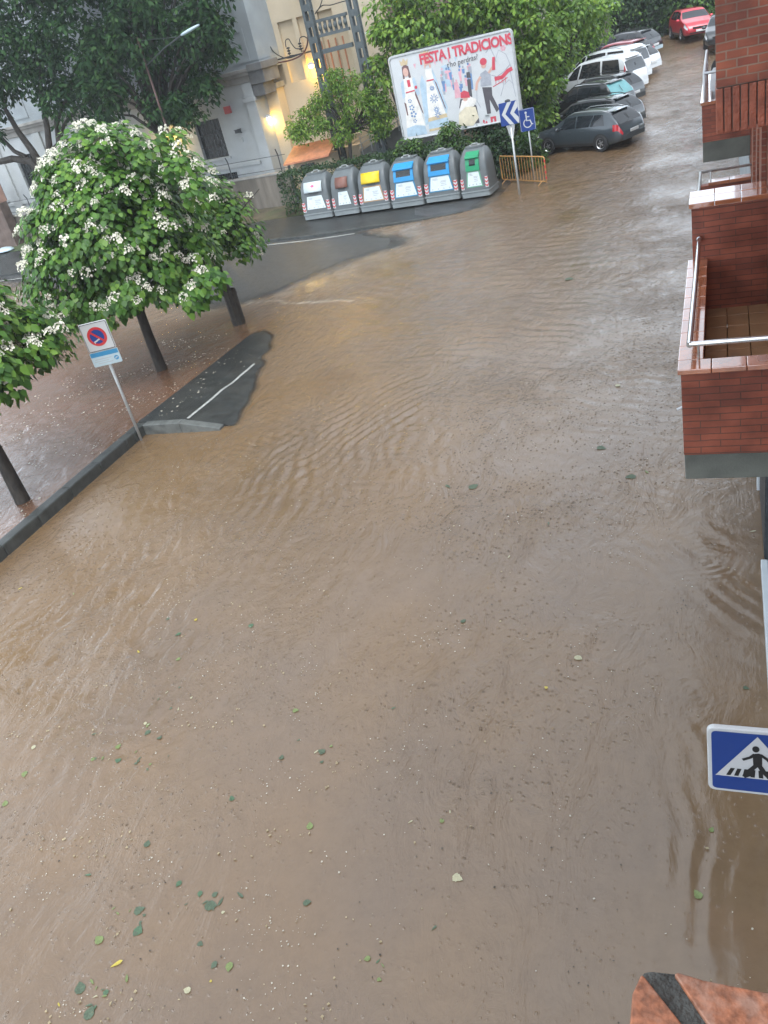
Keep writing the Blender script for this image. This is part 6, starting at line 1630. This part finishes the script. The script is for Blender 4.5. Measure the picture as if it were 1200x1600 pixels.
# petals and crumbs: thousands of flecks drifting in streaks
R_ = np.random.default_rng(5)
def flecks(name, pts, size, m_, label):
    n = len(pts); a = R_.uniform(0, 2 * PI, n); s = size * R_.uniform(.35, 1.9, n) ** 1.2; e = R_.uniform(.2, 1, n)
    ca, sa = np.cos(a), np.sin(a)
    q = []
    for u, v in ((-1, -.4), (.2, -1), (1, .3), (-.1, 1)):
        q.append(np.stack([pts[:, 0] + (u * ca - v * e * sa) * s, pts[:, 1] + (u * sa + v * e * ca) * s, pts[:, 2] + .002 + .35 * s * (v > .5)], 1))
    V = np.stack(q, 1).reshape(-1, 3); Fq = np.arange(n * 4).reshape(-1, 4)
    o = npmesh(name, V, Fq, m_); kind(o, 'stuff'); tag(o, label, 'petals'); return o
M['fleck_white'] = pm('white petal fleck', (.46, .43, .35), .6, var=.2, scale=30); M['fleck_dark'] = pm('dark crumb', (.05, .04, .028), .8, var=.4, scale=20); M['fleck_tan'] = pm('tan crumb', (.30, .24, .14), .7, var=.3, scale=20)
def scatter(n, seed, lam, thr, xr, yr):
    g = np.random.default_rng(seed); x = g.uniform(*xr, n); y = g.uniform(*yr, n)
    d = sn(x, y, lam, seed + 1) + .5 * sn(x, y, lam * .35, seed + 2)
    k = d > thr; x, y = x[k], y[k]
    return np.stack([x, y, water_level(x, y) + .010], 1)
pts = np.concatenate([scatter(9000, 91, 2.2, .8, (-12.1, .2), (1.6, 16)), scatter(1000, 92, 1.5, -.2, (-12.1, .2), (1.6, 14)), scatter(5200, 93, 1.4, .9, (-8.5, -3), (2, 9))])
flecks('petal_litter', pts, .0055, 'fleck_white', 'white petals and flecks drifting on the flood water')
pts = np.concatenate([scatter(2600, 94, 1.8, .1, (-17.5, -12.5), (8, 20)), np.stack([R_.normal(-11.9, .35, 90), R_.uniform(14.2, 18.5, 90), np.full(90, .0)], 1)])
k = pts[:, 0] > -12.4; pts[k, 2] = .245 - .030 * (pts[k, 1] - 14)
flecks('petal_litter', pts, .017, 'fleck_white', 'fallen white blossom petals on the plaza and pavement corner')
pts = np.concatenate([scatter(4500, 95, 1.7, 1.25, (-9.5, -.3), (1.8, 14)), scatter(1800, 96, 2.5, .2, (-10, 0), (2, 14))])
flecks('crumb_litter', pts, .006, 'fleck_dark', 'dark crumbs of debris drifting on the flood water')
pts = np.concatenate([scatter(5200, 97, 1.3, 1.1, (-9, -3), (2, 9)), scatter(900, 98, 2, 0, (-11, 0), (2, 18))])
flecks('crumb_litter', pts, .009, 'fleck_tan', 'tan scraps and seed debris drifting on the flood water')
# ------------------------------------------------------------------ rain haze in the air
mb = MB(); mb.box(-75, 30, -8, 95, -1.6, 18)
hz = mb.build('haze', 'petal'); hz.data.materials.clear()
hm = bpy.data.materials.new('rain haze'); hm.use_nodes = True
nt = hm.node_tree; nt.nodes.clear()
out = nt.nodes.new('ShaderNodeOutputMaterial'); pv = nt.nodes.new('ShaderNodeVolumePrincipled')
pv.inputs['Color'].default_value = (.86, .93, 1, 1); pv.inputs['Density'].default_value = .0008; pv.inputs['Anisotropy'].default_value = .2
nt.links.new(pv.outputs[0], out.inputs['Volume']); hz.data.materials.append(hm); kind(hz, 'stuff')
tag(hz, 'thin pale rain haze hanging over the whole street', 'haze')
S.cycles.volume_bounces = 1; S.cycles.volume_step_rate = 5
